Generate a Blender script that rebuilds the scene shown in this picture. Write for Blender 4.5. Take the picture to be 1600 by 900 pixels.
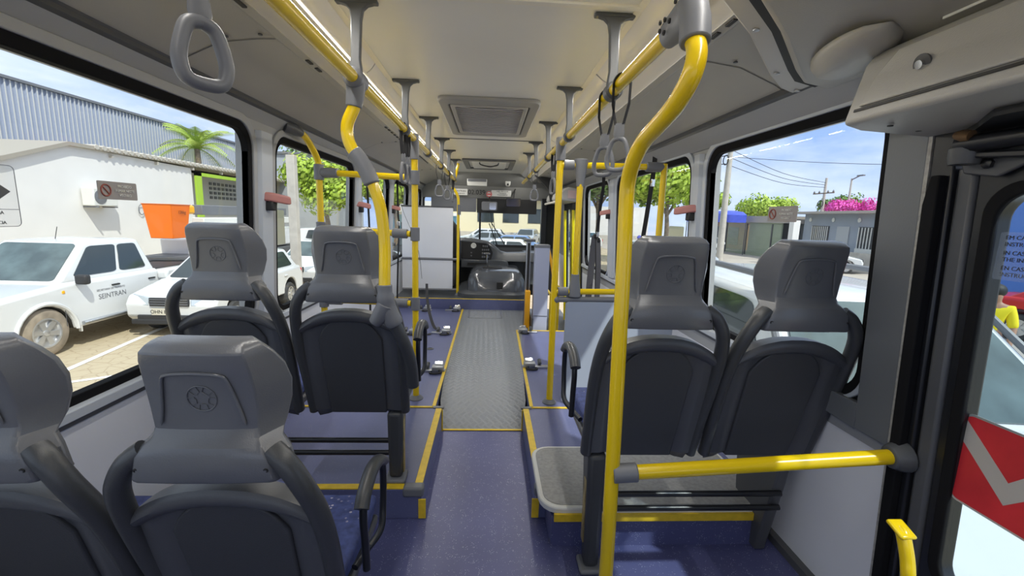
import bpy, bmesh, math, random
from mathutils import Vector, Matrix
import numpy as np
random.seed(7)
S = bpy.context.scene
for o in list(bpy.data.objects): bpy.data.objects.remove(o)

# ------------------------------------------------------------------ camera
FPX = 677.8
YAW, PITCH, ROLL = math.radians(3.1079), math.radians(9.2856), math.radians(1.7392)
CAM = Vector((0, 0, 1.45))
cy_, sy_, cp_, sp_ = math.cos(YAW), math.sin(YAW), math.cos(PITCH), math.sin(PITCH)
FW = Vector((sy_*cp_, cy_*cp_, -sp_)); R0 = Vector((cy_, -sy_, 0)); U0 = R0.cross(FW)
RT = R0*math.cos(ROLL) + U0*math.sin(ROLL); UP = -R0*math.sin(ROLL) + U0*math.cos(ROLL)
cam = bpy.data.cameras.new('camera'); camo = bpy.data.objects.new('camera', cam); S.collection.objects.link(camo)
cam.sensor_width = 36; cam.lens = FPX/1600*36; cam.clip_start = 0.02; cam.clip_end = 500
camo.matrix_world = Matrix(((RT.x, UP.x, -FW.x, CAM.x), (RT.y, UP.y, -FW.y, CAM.y), (RT.z, UP.z, -FW.z, CAM.z), (0, 0, 0, 1)))
S.camera = camo
S.view_settings.view_transform = 'Standard'; S.view_settings.look = 'None'
S.view_settings.exposure = 0.68; S.view_settings.gamma = 1; S.view_settings.use_curve_mapping = False

# ------------------------------------------------------------------ world: blue sky with white and grey clouds
W = bpy.data.worlds.new('sky'); S.world = W; W.use_nodes = True
nt = W.node_tree; nt.nodes.clear()
def wn(t, **k):
    n = nt.nodes.new(t)
    for a, b in k.items(): setattr(n, a, b)
    return n
tc = wn('ShaderNodeTexCoord'); mp = wn('ShaderNodeMapping'); mp.inputs['Scale'].default_value = (1, 1, 3.2)
nz = wn('ShaderNodeTexNoise'); nz.inputs['Scale'].default_value = 2.3; nz.inputs['Detail'].default_value = 9; nz.inputs['Roughness'].default_value = .55
cr = wn('ShaderNodeValToRGB'); cr.color_ramp.elements[0].position = .34; cr.color_ramp.elements[1].position = .56
cr.color_ramp.elements[0].color = (.38, .52, .80, 1); cr.color_ramp.elements[1].color = (.86, .89, .97, 1)
sep = wn('ShaderNodeSeparateXYZ'); cr2 = wn('ShaderNodeValToRGB')
cr2.color_ramp.elements[0].position = 0; cr2.color_ramp.elements[1].position = .55
cr2.color_ramp.elements[0].color = (.74, .80, .93, 1); cr2.color_ramp.elements[1].color = (1, 1, 1, 1)
mx = wn('ShaderNodeMix', data_type='RGBA', blend_type='MULTIPLY'); mx.inputs[0].default_value = 1
bg = wn('ShaderNodeBackground'); bg.inputs['Strength'].default_value = 0.92; out = wn('ShaderNodeOutputWorld')
l = nt.links.new
l(tc.outputs['Generated'], mp.inputs[0]); l(mp.outputs[0], nz.inputs['Vector']); l(nz.outputs['Fac'], cr.inputs[0])
l(tc.outputs['Generated'], sep.inputs[0]); l(sep.outputs['Z'], cr2.inputs[0])
l(cr.outputs[0], mx.inputs[6]); l(cr2.outputs[0], mx.inputs[7]); l(mx.outputs[2], bg.inputs[0]); l(bg.outputs[0], out.inputs[0])

# ------------------------------------------------------------------ sun, from behind on the door side
sl = bpy.data.lights.new('sun', 'SUN'); sl.energy = 2.8; sl.angle = math.radians(1.2); sl.color = (1, .95, .86)
so = bpy.data.objects.new('sun', sl); S.collection.objects.link(so)
so.rotation_euler = Vector((0.50, -0.62, 1.0)).to_track_quat('Z', 'Y').to_euler()

S.cycles.max_bounces = 14; S.cycles.diffuse_bounces = 8; S.cycles.transparent_max_bounces = 24
CABIN_FILL_W = 5.2  # power of the fill lights added along the ceiling edges
# ------------------------------------------------------------------ helpers
def mat(name, col, rough=.5, metal=0, spec=.5, noise=None, bump=None, emis=None, coat=0, speck=None):
    """noise=(scale, amount) value mottling; bump=(scale, strength)"""
    m = bpy.data.materials.new(name); m.use_nodes = True; t = m.node_tree; b = t.nodes['Principled BSDF']
    b.inputs['Base Color'].default_value = (*col, 1); b.inputs['Roughness'].default_value = rough
    b.inputs['Metallic'].default_value = metal; b.inputs['Specular IOR Level'].default_value = spec
    b.inputs['Coat Weight'].default_value = coat
    co = t.nodes.new('ShaderNodeTexCoord')
    if noise:
        n = t.nodes.new('ShaderNodeTexNoise'); n.inputs['Scale'].default_value = noise[0]; n.inputs['Detail'].default_value = 6
        r = t.nodes.new('ShaderNodeMapRange'); r.inputs['To Min'].default_value = 1-noise[1]; r.inputs['To Max'].default_value = 1+noise[1]
        r.inputs['From Min'].default_value = .3; r.inputs['From Max'].default_value = .7
        x = t.nodes.new('ShaderNodeVectorMath'); x.operation = 'SCALE'; x.inputs[0].default_value = col
        t.links.new(co.outputs['Object'], n.inputs['Vector']); t.links.new(n.outputs['Fac'], r.inputs['Value'])
        t.links.new(r.outputs[0], x.inputs['Scale']); t.links.new(x.outputs[0], b.inputs['Base Color'])
        last = x.outputs[0]
        if speck:
            v = t.nodes.new('ShaderNodeTexVoronoi'); v.inputs['Scale'].default_value = speck[0]
            q = t.nodes.new('ShaderNodeTexNoise'); q.inputs['Scale'].default_value = speck[0]*.23
            g = t.nodes.new('ShaderNodeMath'); g.operation = 'LESS_THAN'; g.inputs[1].default_value = speck[1]
            k = t.nodes.new('ShaderNodeMath'); k.operation = 'MULTIPLY'
            rr = t.nodes.new('ShaderNodeMapRange'); rr.inputs['From Min'].default_value = .48; rr.inputs['From Max'].default_value = .6
            mixn = t.nodes.new('ShaderNodeMix'); mixn.data_type = 'RGBA'; mixn.inputs[7].default_value = (*speck[2], 1)
            t.links.new(co.outputs['Object'], v.inputs['Vector']); t.links.new(v.outputs['Distance'], g.inputs[0])
            t.links.new(co.outputs['Object'], q.inputs['Vector']); t.links.new(q.outputs['Fac'], rr.inputs['Value'])
            t.links.new(g.outputs[0], k.inputs[0]); t.links.new(rr.outputs[0], k.inputs[1])
            t.links.new(k.outputs[0], mixn.inputs[0]); t.links.new(last, mixn.inputs[6]); t.links.new(mixn.outputs[2], b.inputs['Base Color'])
    if bump:
        n = t.nodes.new('ShaderNodeTexNoise'); n.inputs['Scale'].default_value = bump[0]; n.inputs['Detail'].default_value = 4
        k = t.nodes.new('ShaderNodeBump'); k.inputs['Strength'].default_value = bump[1]; k.inputs['Distance'].default_value = .002
        t.links.new(co.outputs['Object'], n.inputs['Vector']); t.links.new(n.outputs['Fac'], k.inputs['Height']); t.links.new(k.outputs[0], b.inputs['Normal'])
    if emis: b.inputs['Emission Color'].default_value = (*emis[0], 1); b.inputs['Emission Strength'].default_value = emis[1]
    return m
def glass(name, tint, refl=.06, haze=0):
    m = bpy.data.materials.new(name); m.use_nodes = True; t = m.node_tree; t.nodes.clear()
    o = t.nodes.new('ShaderNodeOutputMaterial'); tr = t.nodes.new('ShaderNodeBsdfTransparent'); tr.inputs[0].default_value = (*tint, 1)
    g = t.nodes.new('ShaderNodeBsdfGlossy'); g.inputs['Roughness'].default_value = .02
    lw = t.nodes.new('ShaderNodeLayerWeight'); pw = t.nodes.new('ShaderNodeMath'); pw.operation = 'POWER'; pw.inputs[1].default_value = 4
    f = t.nodes.new('ShaderNodeMath'); f.operation = 'MULTIPLY_ADD'; f.inputs[1].default_value = .3; f.inputs[2].default_value = .008
    t.links.new(lw.outputs['Facing'], pw.inputs[0]); t.links.new(pw.outputs[0], f.inputs[0])
    x = t.nodes.new('ShaderNodeMixShader'); t.links.new(f.outputs[0], x.inputs[0]); t.links.new(tr.outputs[0], x.inputs[1]); t.links.new(g.outputs[0], x.inputs[2])
    if haze:
        d = t.nodes.new('ShaderNodeBsdfDiffuse'); d.inputs[0].default_value = (.8, .85, .9, 1); y = t.nodes.new('ShaderNodeMixShader'); y.inputs[0].default_value = haze
        t.links.new(x.outputs[0], y.inputs[1]); t.links.new(d.outputs[0], y.inputs[2]); x = y
    t.links.new(x.outputs[0], o.inputs[0]); return m

class MB:
    def __init__(s): s.v = []; s.f = []; s.m = []; s.cm = 0
    def add(s, vs, fs):
        n = len(s.v); s.v += [tuple(p) for p in vs]; s.f += [tuple(i+n for i in f) for f in fs]; s.m += [s.cm]*len(fs); return s
    def box(s, c, d, rot=None, taper=1):
        x, y, z = d[0]/2, d[1]/2, d[2]/2
        vs = [Vector((a*x*(taper if e > 0 else 1), b*y*(taper if e > 0 else 1), e*z)) for e in (-1, 1) for a, b in ((-1, -1), (1, -1), (1, 1), (-1, 1))]
        if rot: vs = [rot @ p for p in vs]
        vs = [p+Vector(c) for p in vs]
        return s.add(vs, [(3, 2, 1, 0), (4, 5, 6, 7), (0, 1, 5, 4), (1, 2, 6, 5), (2, 3, 7, 6), (3, 0, 4, 7)])
    def loft(s, rings, cap=True, closed=True):
        n = len(rings[0]); vs = [p for r in rings for p in r]; fs = []
        for i in range(len(rings)-1):
            for j in range(n if closed else n-1):
                k = (j+1) % n; fs.append((i*n+j, i*n+k, (i+1)*n+k, (i+1)*n+j))
        if cap and closed: fs += [tuple(range(n))[::-1], tuple(range((len(rings)-1)*n, len(rings)*n))]
        return s.add(vs, fs)
    def tube(s, pts, r, n=12, loop=False, sq=None, up=None, cap=True):
        pts = [Vector(p) for p in pts]; N = len(pts); rings = []; pu = None
        for i, p in enumerate(pts):
            if loop: t = (pts[(i+1) % N]-pts[i-1])
            else: t = pts[min(i+1, N-1)]-pts[max(i-1, 0)]
            t = t.normalized()
            if pu is None:
                u = Vector(up) if up else (Vector((0, 0, 1)) if abs(t.z) < .9 else Vector((0, 1, 0)))
            else: u = pu
            u = (u-t*u.dot(t)).normalized(); pu = u; w = t.cross(u)
            rr = r[i] if isinstance(r, (list, tuple)) else r
            a, b = (rr, rr) if sq is None else (rr*sq[0], rr*sq[1])
            rings.append([p+u*(a*math.cos(q))+w*(b*math.sin(q)) for q in [2*math.pi*k/n for k in range(n)]])
        if loop: rings.append(rings[0]); return s.loft(rings, cap=False)
        return s.loft(rings, cap=cap)
    def lathe(s, prof, c, ax=(0, 0, 1), n=24):
        ax = Vector(ax).normalized(); u = ax.orthogonal().normalized(); w = ax.cross(u); c = Vector(c)
        return s.loft([[c+ax*h+(u*math.cos(q)+w*math.sin(q))*max(r, 1e-4) for q in [2*math.pi*k/n for k in range(n)]] for r, h in prof])
    def prism(s, poly, f, a, b):
        """poly of 2-D points, f(u, v, d) -> 3-D, from depth a to depth b"""
        return s.loft([[f(u, v, a) for u, v in poly], [f(u, v, b) for u, v in poly]])
    def ring2(s, po, pi, f, a, b):
        """solid frame between outline po and pi (same count)"""
        n = len(po); vs = [f(*p, a) for p in po]+[f(*p, a) for p in pi]+[f(*p, b) for p in po]+[f(*p, b) for p in pi]; fs = []
        for i in range(n):
            j = (i+1) % n
            fs += [(i, j, n+j, n+i), (2*n+i, 3*n+i, 3*n+j, 2*n+j), (i, 2*n+i, 2*n+j, j), (n+i, n+j, 3*n+j, 3*n+i)]
        return s.add(vs, fs)
    def grid(s, fn, nu, nv):
        vs = [fn(i/nu, j/nv) for j in range(nv+1) for i in range(nu+1)]
        return s.add(vs, [(j*(nu+1)+i, j*(nu+1)+i+1, (j+1)*(nu+1)+i+1, (j+1)*(nu+1)+i) for j in range(nv) for i in range(nu)])
    def ball(s, c, r, n=12, m=8, sc=(1, 1, 1)):
        c = Vector(c)
        return s.loft([[c+Vector((r*sc[0]*math.sin(th)*math.cos(q), r*sc[1]*math.sin(th)*math.sin(q), r*sc[2]*math.cos(th))) for q in [2*math.pi*k/n for k in range(n)]] for th in [max(.02, min(math.pi-.02, math.pi*i/m)) for i in range(m+1)]])
    def obj(s, name, m, parent=None, bevel=0, seg=2, sharp=40, solid=0, flip=True):
        me = bpy.data.meshes.new(name); me.from_pydata(s.v, [], s.f)
        ms = m if isinstance(m, (list, tuple)) else [m]
        for q in ms: me.materials.append(q)
        if len(ms) > 1: me.polygons.foreach_set('material_index', s.m)
        me.validate()
        if flip:
            b = bmesh.new(); b.from_mesh(me); bmesh.ops.recalc_face_normals(b, faces=b.faces); b.to_mesh(me); b.free()
        me.shade_smooth(); me.set_sharp_from_angle(angle=math.radians(sharp))
        o = bpy.data.objects.new(name, me); S.collection.objects.link(o)
        if parent: o.parent = parent
        if solid: md = o.modifiers.new('s', 'SOLIDIFY'); md.thickness = solid; md.offset = 0
        if bevel: md = o.modifiers.new('b', 'BEVEL'); md.width = bevel; md.segments = seg; md.limit_method = 'ANGLE'; md.angle_limit = math.radians(35)
        return o

def tag(o, label, cat, group=None):
    o['label'] = label; o['category'] = cat
    if group: o['group'] = group
    return o
def struct(o): o['kind'] = 'structure'; return o
def thing(name, label, cat, loc=(0, 0, 0), rz=0, group=None):
    o = bpy.data.objects.new(name, None); S.collection.objects.link(o); o.empty_display_size = .1
    o.location = loc; o.rotation_euler = (0, 0, rz); return tag(o, label, cat, group)
def cat_spline(P, k=6):
    P = [Vector(p) for p in P]; o = []
    for i in range(len(P)-1):
        a, b, c, d = P[max(i-1, 0)], P[i], P[i+1], P[min(i+2, len(P)-1)]
        for j in range(k):
            t = j/k; o.append(.5*((2*b)+(c-a)*t+(2*a-5*b+4*c-d)*t*t+(3*b-a-3*c+d)*t**3))
    return o+[P[-1]]
def rrect(x0, x1, y0, y1, r, k=5):
    o = []
    for cx, cy, a0 in ((x1-r, y1-r, 0), (x0+r, y1-r, 90), (x0+r, y0+r, 180), (x1-r, y0+r, 270)):
        for i in range(k+1):
            a = math.radians(a0+90*i/k); o.append((cx+r*math.cos(a), cy+r*math.sin(a)))
    return o
def text(name, body, size, loc, xdir, ydir, m, parent=None, ex=.0006, align='CENTER'):
    c = bpy.data.curves.new(name, 'FONT'); c.body = body; c.size = size; c.extrude = ex; c.align_x = align; c.align_y = 'CENTER'
    c.materials.append(m); o = bpy.data.objects.new(name, c); S.collection.objects.link(o)
    X = Vector(xdir).normalized(); Y = Vector(ydir).normalized(); Z = X.cross(Y)
    o.matrix_world = Matrix(((X.x, Y.x, Z.x, loc[0]), (X.y, Y.y, Z.y, loc[1]), (X.z, Y.z, Z.z, loc[2]), (0, 0, 0, 1)))
    me = bpy.data.meshes.new_from_object(o.evaluated_get(bpy.context.evaluated_depsgraph_get())) if 1 else None
    mw = Matrix(((X.x, Y.x, Z.x, loc[0]), (X.y, Y.y, Z.y, loc[1]), (X.z, Y.z, Z.z, loc[2]), (0, 0, 0, 1)))
    bpy.data.objects.remove(o); bpy.data.curves.remove(c); me.materials.clear(); me.materials.append(m)
    o = bpy.data.objects.new(name, me); S.collection.objects.link(o); o.matrix_world = mw
    if parent:
        M = o.matrix_world.copy(); bpy.context.view_layer.update(); o.parent = parent; o.matrix_parent_inverse = Matrix.Identity(4)
        o.matrix_local = parent_world(parent).inverted() @ M
    return o
def parent_world(p):
    M = Matrix.LocRotScale(p.location, p.rotation_euler, p.scale)
    return (parent_world(p.parent) @ M) if p.parent else M
def copy_tree(o, parent=None):
    c = o.copy(); S.collection.objects.link(c); c.parent = parent
    for ch in [x for x in o.children]: copy_tree(ch, c)
    return c
V = Vector

# ------------------------------------------------------------------ materials
M = {}
M['ceil'] = mat('ceiling laminate', (.80, .79, .745), .35, noise=(1.2, .04))
M['cove'] = mat('cove plastic', (.40, .39, .36), .45, noise=(2, .04), bump=(260, .25))
M['duct'] = mat('duct plastic', (.50, .49, .47), .4)
M['cream'] = mat('cream strip', (.82, .79, .70), .4)
M['lampcover'] = mat('lamp diffuser', (.76, .75, .76), .3)
M['wallgrey'] = mat('grey moulded wall', (.36, .37, .38), .45, bump=(200, .15))
M['pillar'] = mat('blue grey pillar', (.50, .54, .59), .4)
M['white'] = mat('white wall panel', (.78, .80, .84), .35, noise=(1.5, .03))
M['rubber'] = mat('black rubber', (.010, .010, .011), .85, spec=.15)
M['black'] = mat('black paint', (.014, .015, .018), .32)
M['dark'] = mat('dark grey paint', (.085, .088, .094), .4)
M['seat'] = mat('seat grey plastic', (.135, .14, .152), .24, noise=(3, .06), bump=(300, .2))
M['seats'] = mat('seat shell plastic', (.078, .082, .091), .36, noise=(3, .05), bump=(300, .2)); M['seatd'] = mat('seat back insert', (.055, .058, .064), .5, bump=(400, .5))
M['tubeg'] = mat('dark grab plastic', (.052, .055, .059), .36, bump=(300, .2))
M['grey'] = mat('joint plastic', (.17, .176, .19), .42)
M['brk'] = mat('bracket grey', (.085, .09, .095), .42)
M['yellow'] = mat('yellow tube', (.80, .56, .005), .24, coat=.3)
M['yel'] = mat('yellow edging', (.83, .57, .03), .45, noise=(30, .10))
M['orange'] = mat('orange paint', (.95, .45, .01), .4)
M['floor'] = mat('blue speckled vinyl', (.085, .093, .22), .38, noise=(2.5, .12), speck=(150, .22, (.42, .45, .60)))
M['plat'] = mat('blue vinyl', (.125, .14, .28), .38, noise=(2.5, .10), speck=(150, .16, (.4, .43, .58)))
M['fabric'] = mat('blue seat fabric', (.06, .08, .22), .8, noise=(40, .3), speck=(38, .18, (.6, .55, .6)))
M['alu'] = mat('aluminium', (.55, .56, .57), .32, metal=.9)
M['steel'] = mat('zinc clamp', (.48, .49, .50), .4, metal=.6)
M['chrome'] = mat('chrome', (.75, .75, .76), .1, metal=1)
M['glass'] = glass('window glass', (.92, .95, .95))
M['tint'] = glass('door glass', (.78, .85, .88))
M['strap'] = mat('black webbing', (.013, .013, .015), .7)
M['belt'] = mat('grey webbing', (.10, .10, .11), .7)
M['pink'] = mat('faded red plastic', (.46, .19, .17), .45)
M['sticker'] = mat('clear sticker film', (.30, .28, .27), .5)
M['paper'] = mat('white label', (.72, .72, .68), .6)
M['ink'] = mat('black ink', (.02, .02, .02), .6)
M['dash'] = mat('dashboard plastic', (.085, .092, .10), .28, bump=(300, .2))
M['redrefl'] = mat('red reflective film', (.62, .03, .04), .45, noise=(8, .15))
M['greyrefl'] = mat('grey reflective film', (.50, .47, .43), .45)
# checker plate ramp
def checker():
    m = mat('checker rubber', (.24, .255, .27), .34); t = m.node_tree; b = t.nodes['Principled BSDF']
    co = t.nodes.new('ShaderNodeTexCoord'); mp = t.nodes.new('ShaderNodeMapping'); mp.inputs['Rotation'].default_value[2] = math.pi/4
    ck = t.nodes.new('ShaderNodeTexChecker'); ck.inputs['Scale'].default_value = 26
    w1 = t.nodes.new('ShaderNodeTexWave'); w1.inputs['Scale'].default_value = 26/3.14159*1.0; w1.bands_direction = 'X'
    w2 = t.nodes.new('ShaderNodeTexWave'); w2.inputs['Scale'].default_value = 26/3.14159*1.0; w2.bands_direction = 'Y'
    mx = t.nodes.new('ShaderNodeMix'); bp = t.nodes.new('ShaderNodeBump'); bp.inputs['Strength'].default_value = .75; bp.inputs['Distance'].default_value = .004
    L = t.links.new; L(co.outputs['Object'], mp.inputs[0])
    for q in (ck, w1, w2): L(mp.outputs[0], q.inputs['Vector'])
    L(ck.outputs['Fac'], mx.inputs[0]); L(w1.outputs['Fac'], mx.inputs[2]); L(w2.outputs['Fac'], mx.inputs[3])
    L(mx.outputs[0], bp.inputs['Height']); L(bp.outputs[0], b.inputs['Normal']); return m
M['check'] = checker()
# ================================================================== THE BUS: shell
YB, YF = -1.3, 8.25
BL, BR = 1.322, 1.365
def WX(s, y, z, d=0): return V((s*((BL if s < 0 else BR)-.045*z-d), y, z))
XC = -.025
# floors
b = MB().box((0.03, 1.5, -.02), (2.85, 5.6, .04)); struct(b.obj('floor', M['floor']))
# platforms: left from Y 1.90, right from 1.90
def slab(x0, x1, y0, y1, z0, z1, m, name='floor'):
    return struct(MB().box(((x0+x1)/2, (y0+y1)/2, (z0+z1)/2), (x1-x0, y1-y0, z1-z0)).obj(name, m, bevel=.004))
slab(-1.36, -.300, 1.905, 2.80, .0, .155, M['plat'])
slab(.252, 1.40, 1.905, 2.80, .0, .155, M['plat'])
slab(-1.36, -.345, 2.80, 6.0, .0, .155, M['plat'])
slab(.300, 1.40, 2.80, 4.86, .0, .155, M['plat'])
# ramp
b = MB(); prof = [(2.79, .004), (3.02, .115), (3.35, .152), (4.0, .156), (6.0, .156)]
xw = [(-.293, .25), (-.335, .29), (-.345, .30), (-.345, .32), (-.345, .50)]
b.loft([[V((w[0], p[0], p[1])), V((w[1], p[0], p[1])), V((w[1], p[0], -.02)), V((w[0], p[0], -.02))] for p, w in zip(prof, xw)])
struct(b.obj('floor', M['check'], sharp=60))
# driver platform
slab(-1.36, .50, 5.985, YF, .0, .30, M['dash']); b = MB().box((-.43, 5.975, .225), (1.86, .02, .15)); struct(b.obj('trim_1', M['plat']))
# step well at the front door
slab(.50, 1.40, 4.86, YF, -.35, -.30, M['dark'])
slab(.50, .52, 4.86, YF, -.3, .30, M['dark'])
# hatch outline in the grey floor
b = MB(); b.ring2(rrect(-.26, .18, 5.44, 5.90, .03), rrect(-.245, .165, 5.455, 5.885, .025), lambda u, v, d: V((u, v, d)), .1565, .1585)
struct(b.obj('trim_2', M['alu']))
# yellow nosings: one strip per step edge
def strip(x0, y0, x1, y1, z, w=.038, m='yel', n='floor_edge_strip', lab='yellow edge strip', side=1, th=.006, z1=None):
    z1 = z if z1 is None else z1
    a, c = V((x0, y0, z)), V((x1, y1, z1)); t = (c-a).normalized(); nrm = V((-t.y, t.x, 0))*w*side
    b = MB().loft([[a, a+nrm, a+nrm+V((0, 0, th)), a+V((0, 0, th))], [c, c+nrm, c+nrm+V((0, 0, th)), c+V((0, 0, th))]])
    return tag(b.obj(n, M[m], bevel=.001), lab, 'edge strip', 'yellow floor edge strips')
strip(-.300, 1.95, -.300, 2.78, .155, lab='yellow edge strip along the aisle side of the raised left floor, under the aisle seat')
strip(.252, 1.95, .252, 2.78, .155, side=-1, lab='yellow edge strip along the aisle side of the raised right floor, beside the wheel box')
strip(-1.30, 1.905, -.36, 1.905, .155, lab='yellow edge strip across the rear edge of the raised left floor')
strip(-1.29, 2.795, -.345, 2.795, .156, w=.02, lab='yellow strip across the left floor ahead of the left seat pair')
strip(.30, 2.795, 1.33, 2.795, .156, w=.02, lab='yellow strip across the right floor ahead of the grey partition')
strip(-.345, 2.80, -.345, 5.96, .156, w=.024, lab='long yellow strip down the left side of the grey ribbed walkway')
strip(.300, 2.80, .325, 4.86, .156, w=.024, side=-1, lab='long yellow strip down the right side of the grey ribbed walkway')
strip(.47, 4.88, .50, 5.96, .158, w=.022, side=-1, lab='pale strip at the foot of the fare machine')
strip(.33, 4.852, 1.32, 4.852, .157, w=.016, lab='pale strip across the top of the front door steps')
strip(-.290, 2.775, .249, 2.775, .002, w=.016, lab='thin yellow strip across the foot of the grey ramp')
strip(-1.36, 5.965, .50, 5.965, .300, w=.022, lab='yellow strip along the step up to the driver platform')
for x, d in ((-.300, -1), (.252, 1)):
    b = MB().box((x-d*.003, 1.903, .055), (.035, .008, .10)); tag(b.obj('floor_edge_strip', M['yel'], bevel=.001), 'short upright yellow strip on the %s floor corner below its grey cap' % ('left' if d < 0 else 'right'), 'edge strip', 'yellow floor edge strips')
    b = MB().box((x+d*.04, 1.925, .14), (.10, .055, .05)); tag(b.obj('corner_cap', M['grey'], bevel=.012, seg=3), 'grey plastic cap on the rear corner of the raised %s floor' % ('left' if d < 0 else 'right'), 'corner cap', 'floor corner caps')
    b = MB().box((x+d*.022, 2.80, .157), (.075, .03, .014)); tag(b.obj('corner_cap', M['grey'], bevel=.004), 'small grey cap where the yellow strips meet beside the ramp on the %s' % ('left' if d < 0 else 'right'), 'corner cap', 'floor corner caps')
    b = MB().box((x-d*.004, 2.78, .075), (.008, .015, .15)); tag(b.obj('floor_edge_strip', M['yel']), 'thin upright yellow strip at the %s end of the ramp foot' % ('left' if d < 0 else 'right'), 'edge strip', 'yellow floor edge strips')
# wheel box on the right with grey tray top
t = thing('wheel_box', 'low box with grey top, white rim and yellow front edge under the right seat pair', 'wheel box', (0, 0, 0))
MB().prism(rrect(.25, 1.30, 1.72, 2.25, .10), lambda u, v, d: V((u, v, d)), .155, .185).obj('box_rim', M['paper'], t, bevel=.006)
MB().prism(rrect(.272, 1.28, 1.745, 2.23, .08), lambda u, v, d: V((u, v, d)), .184, .188).obj('box_top', mat('grey speckled vinyl', (.30, .30, .29), .5, noise=(60, .15)), t)
MB().box((.80, 1.716, .145), (.98, .012, .035)).obj('edge_strip', M['yel'], t)
MB().box((.80, 1.81, .07), (1.0, .18, .14)).obj('box_body', M['floor'], t)

# side walls with window openings
def wall(side, wins, y0, y1, name):
    """inner skin with square openings; wins = [(ya, yb)] glass bounds"""
    zs, zt = .845, 1.845
    def band(b, a, c, z0, z1, th=.06):
        b.loft([[WX(side, a, z0), WX(side, c, z0), WX(side, c, z0, -th), WX(side, a, z0, -th)], [WX(side, a, z1), WX(side, c, z1), WX(side, c, z1, -th), WX(side, a, z1, -th)]])
    b = MB(); band(b, y0, y1, -.02, .79); struct(b.obj(name, M['white']))
    b = MB(); band(b, y0, y1, .80, zs); band(b, y0, y1, zt, 2.02)
    e = [y0]+[q for w in wins for q in w]+[y1]
    for i in range(0, len(e), 2):
        if e[i+1]-e[i] > .001: band(b, e[i], e[i+1], zs, zt)
    struct(b.obj(name, M['wallgrey']))
wl = [(-.7, 2.36), (2.66, 4.08), (4.36, 5.46), (5.76, 6.72), (7.05, 7.95)]
wr = [(1.42, 2.56), (2.82, 4.42), (4.78, 5.92)]
wall(-1, wl, YB, YF, 'wall_left')
# right wall: rear door opening Y -.3..1.235, front door 6.15..7.5
def wall_right():
    s = 1; th = .06
    def band(b, a, c, z0, z1):
        b.loft([[WX(s, a, z0), WX(s, c, z0), WX(s, c, z0, -th), WX(s, a, z0, -th)], [WX(s, a, z1), WX(s, c, z1), WX(s, c, z1, -th), WX(s, a, z1, -th)]])
    b = MB(); band(b, 1.235, 6.12, -.02, .70); band(b, 7.55, YF, -.02, .79); struct(b.obj('wall_right', M['white']))
    b = MB(); band(b, 1.235, 1.75, .70, .80); band(b, 1.75, 6.12, .70, .79)
    struct(b.obj('wall_right', M['dark']) if 0 else b.obj('wall_right', M['wallgrey']))
    b = MB(); e = [1.235]+[q for w in wr for q in w]+[6.12]
    band(b, 1.235, 6.12, .80, .845); band(b, -.7, YF, 1.845, 2.02); band(b, YB, -.5, -.02, 2.02)
    for i in range(0, len(e), 2): band(b, e[i], e[i+1], .845, 1.845)
    band(b, 7.55, YF, .8, 1.845)
    struct(b.obj('wall_right', M['wallgrey']))
wall_right()
# long sill ledges and baseboards
for s, y0, y1, n in ((-1, YB, YF, 'baseboard_left'), (1, 1.26, 6.1, 'baseboard_right')):
    b = MB()
    b.loft([[WX(s, y, 0, .001), WX(s, y, 0, .035), WX(s, y, .03, .03), WX(s, y, .035, .001)] for y in (y0, y1)])
    if s < 0: b.loft([[WX(s, y, .155, .001), WX(s, y, .155, .04), WX(s, y, .19, .035), WX(s, y, .2, .001)] for y in (1.9, 6)])
    else: b.loft([[WX(s, y, .155, .001), WX(s, y, .155, .04), WX(s, y, .19, .035), WX(s, y, .2, .001)] for y in (2.3, 4.86)])
    struct(b.obj(n, M['dark']))
    b = MB(); b.loft([[WX(s, y, .79, 0), WX(s, y, .79, .022), WX(s, y, .822, .02), WX(s, y, .832, 0)] for y in (y0, y1)])
    struct(b.obj('trim_%d' % (3+(s > 0)), M['pillar'], bevel=.003))
    b = MB(); b.loft([[WX(s, y, .772, 0), WX(s, y, .772, .012), WX(s, y, .79, .012), WX(s, y, .79, 0)] for y in (y0, y1)])
    struct(b.obj('trim_%d' % (5+(s > 0)), M['dark']))
# windows
wno = [0]
def window(side, ya, yb, z0=.86, z1=1.84, pane='glass'):
    wno[0] += 1
    t = bpy.data.objects.new('window_%d' % wno[0], None); S.collection.objects.link(t); struct(t)
    f = lambda u, v, d: WX(side, u, v, d)
    g = rrect(ya, yb, z0, z1, .10, 8); r0 = rrect(ya-.012, yb+.012, z0-.02, z1+.012, .11, 8)
    r1 = rrect(ya-.035, yb+.035, z0-.035, z1+.038, .13, 8); r2 = rrect(ya-.072, yb+.072, z0-.042, z1+.075, .16, 8)
    MB().ring2(r2, r1, f, -.01, .014).obj('window_frame', M['pillar'] if side > 0 else M['wallgrey'], t, bevel=.005)
    MB().ring2(rrect(ya-.06, yb+.06, z0-.06, z1+.06, .13, 8), g, f, -.032, .004).obj('window_seal', M['rubber'], t, bevel=.003)
    MB().prism(rrect(ya-.03, yb+.03, z0-.03, z1+.03, .12, 8), f, -.034, -.030).obj('window_pane', M[pane], t)
    return t
WL_ = [window(-1, *w) for w in wl]
WR_ = [window(1, *w) for w in wr]
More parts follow.
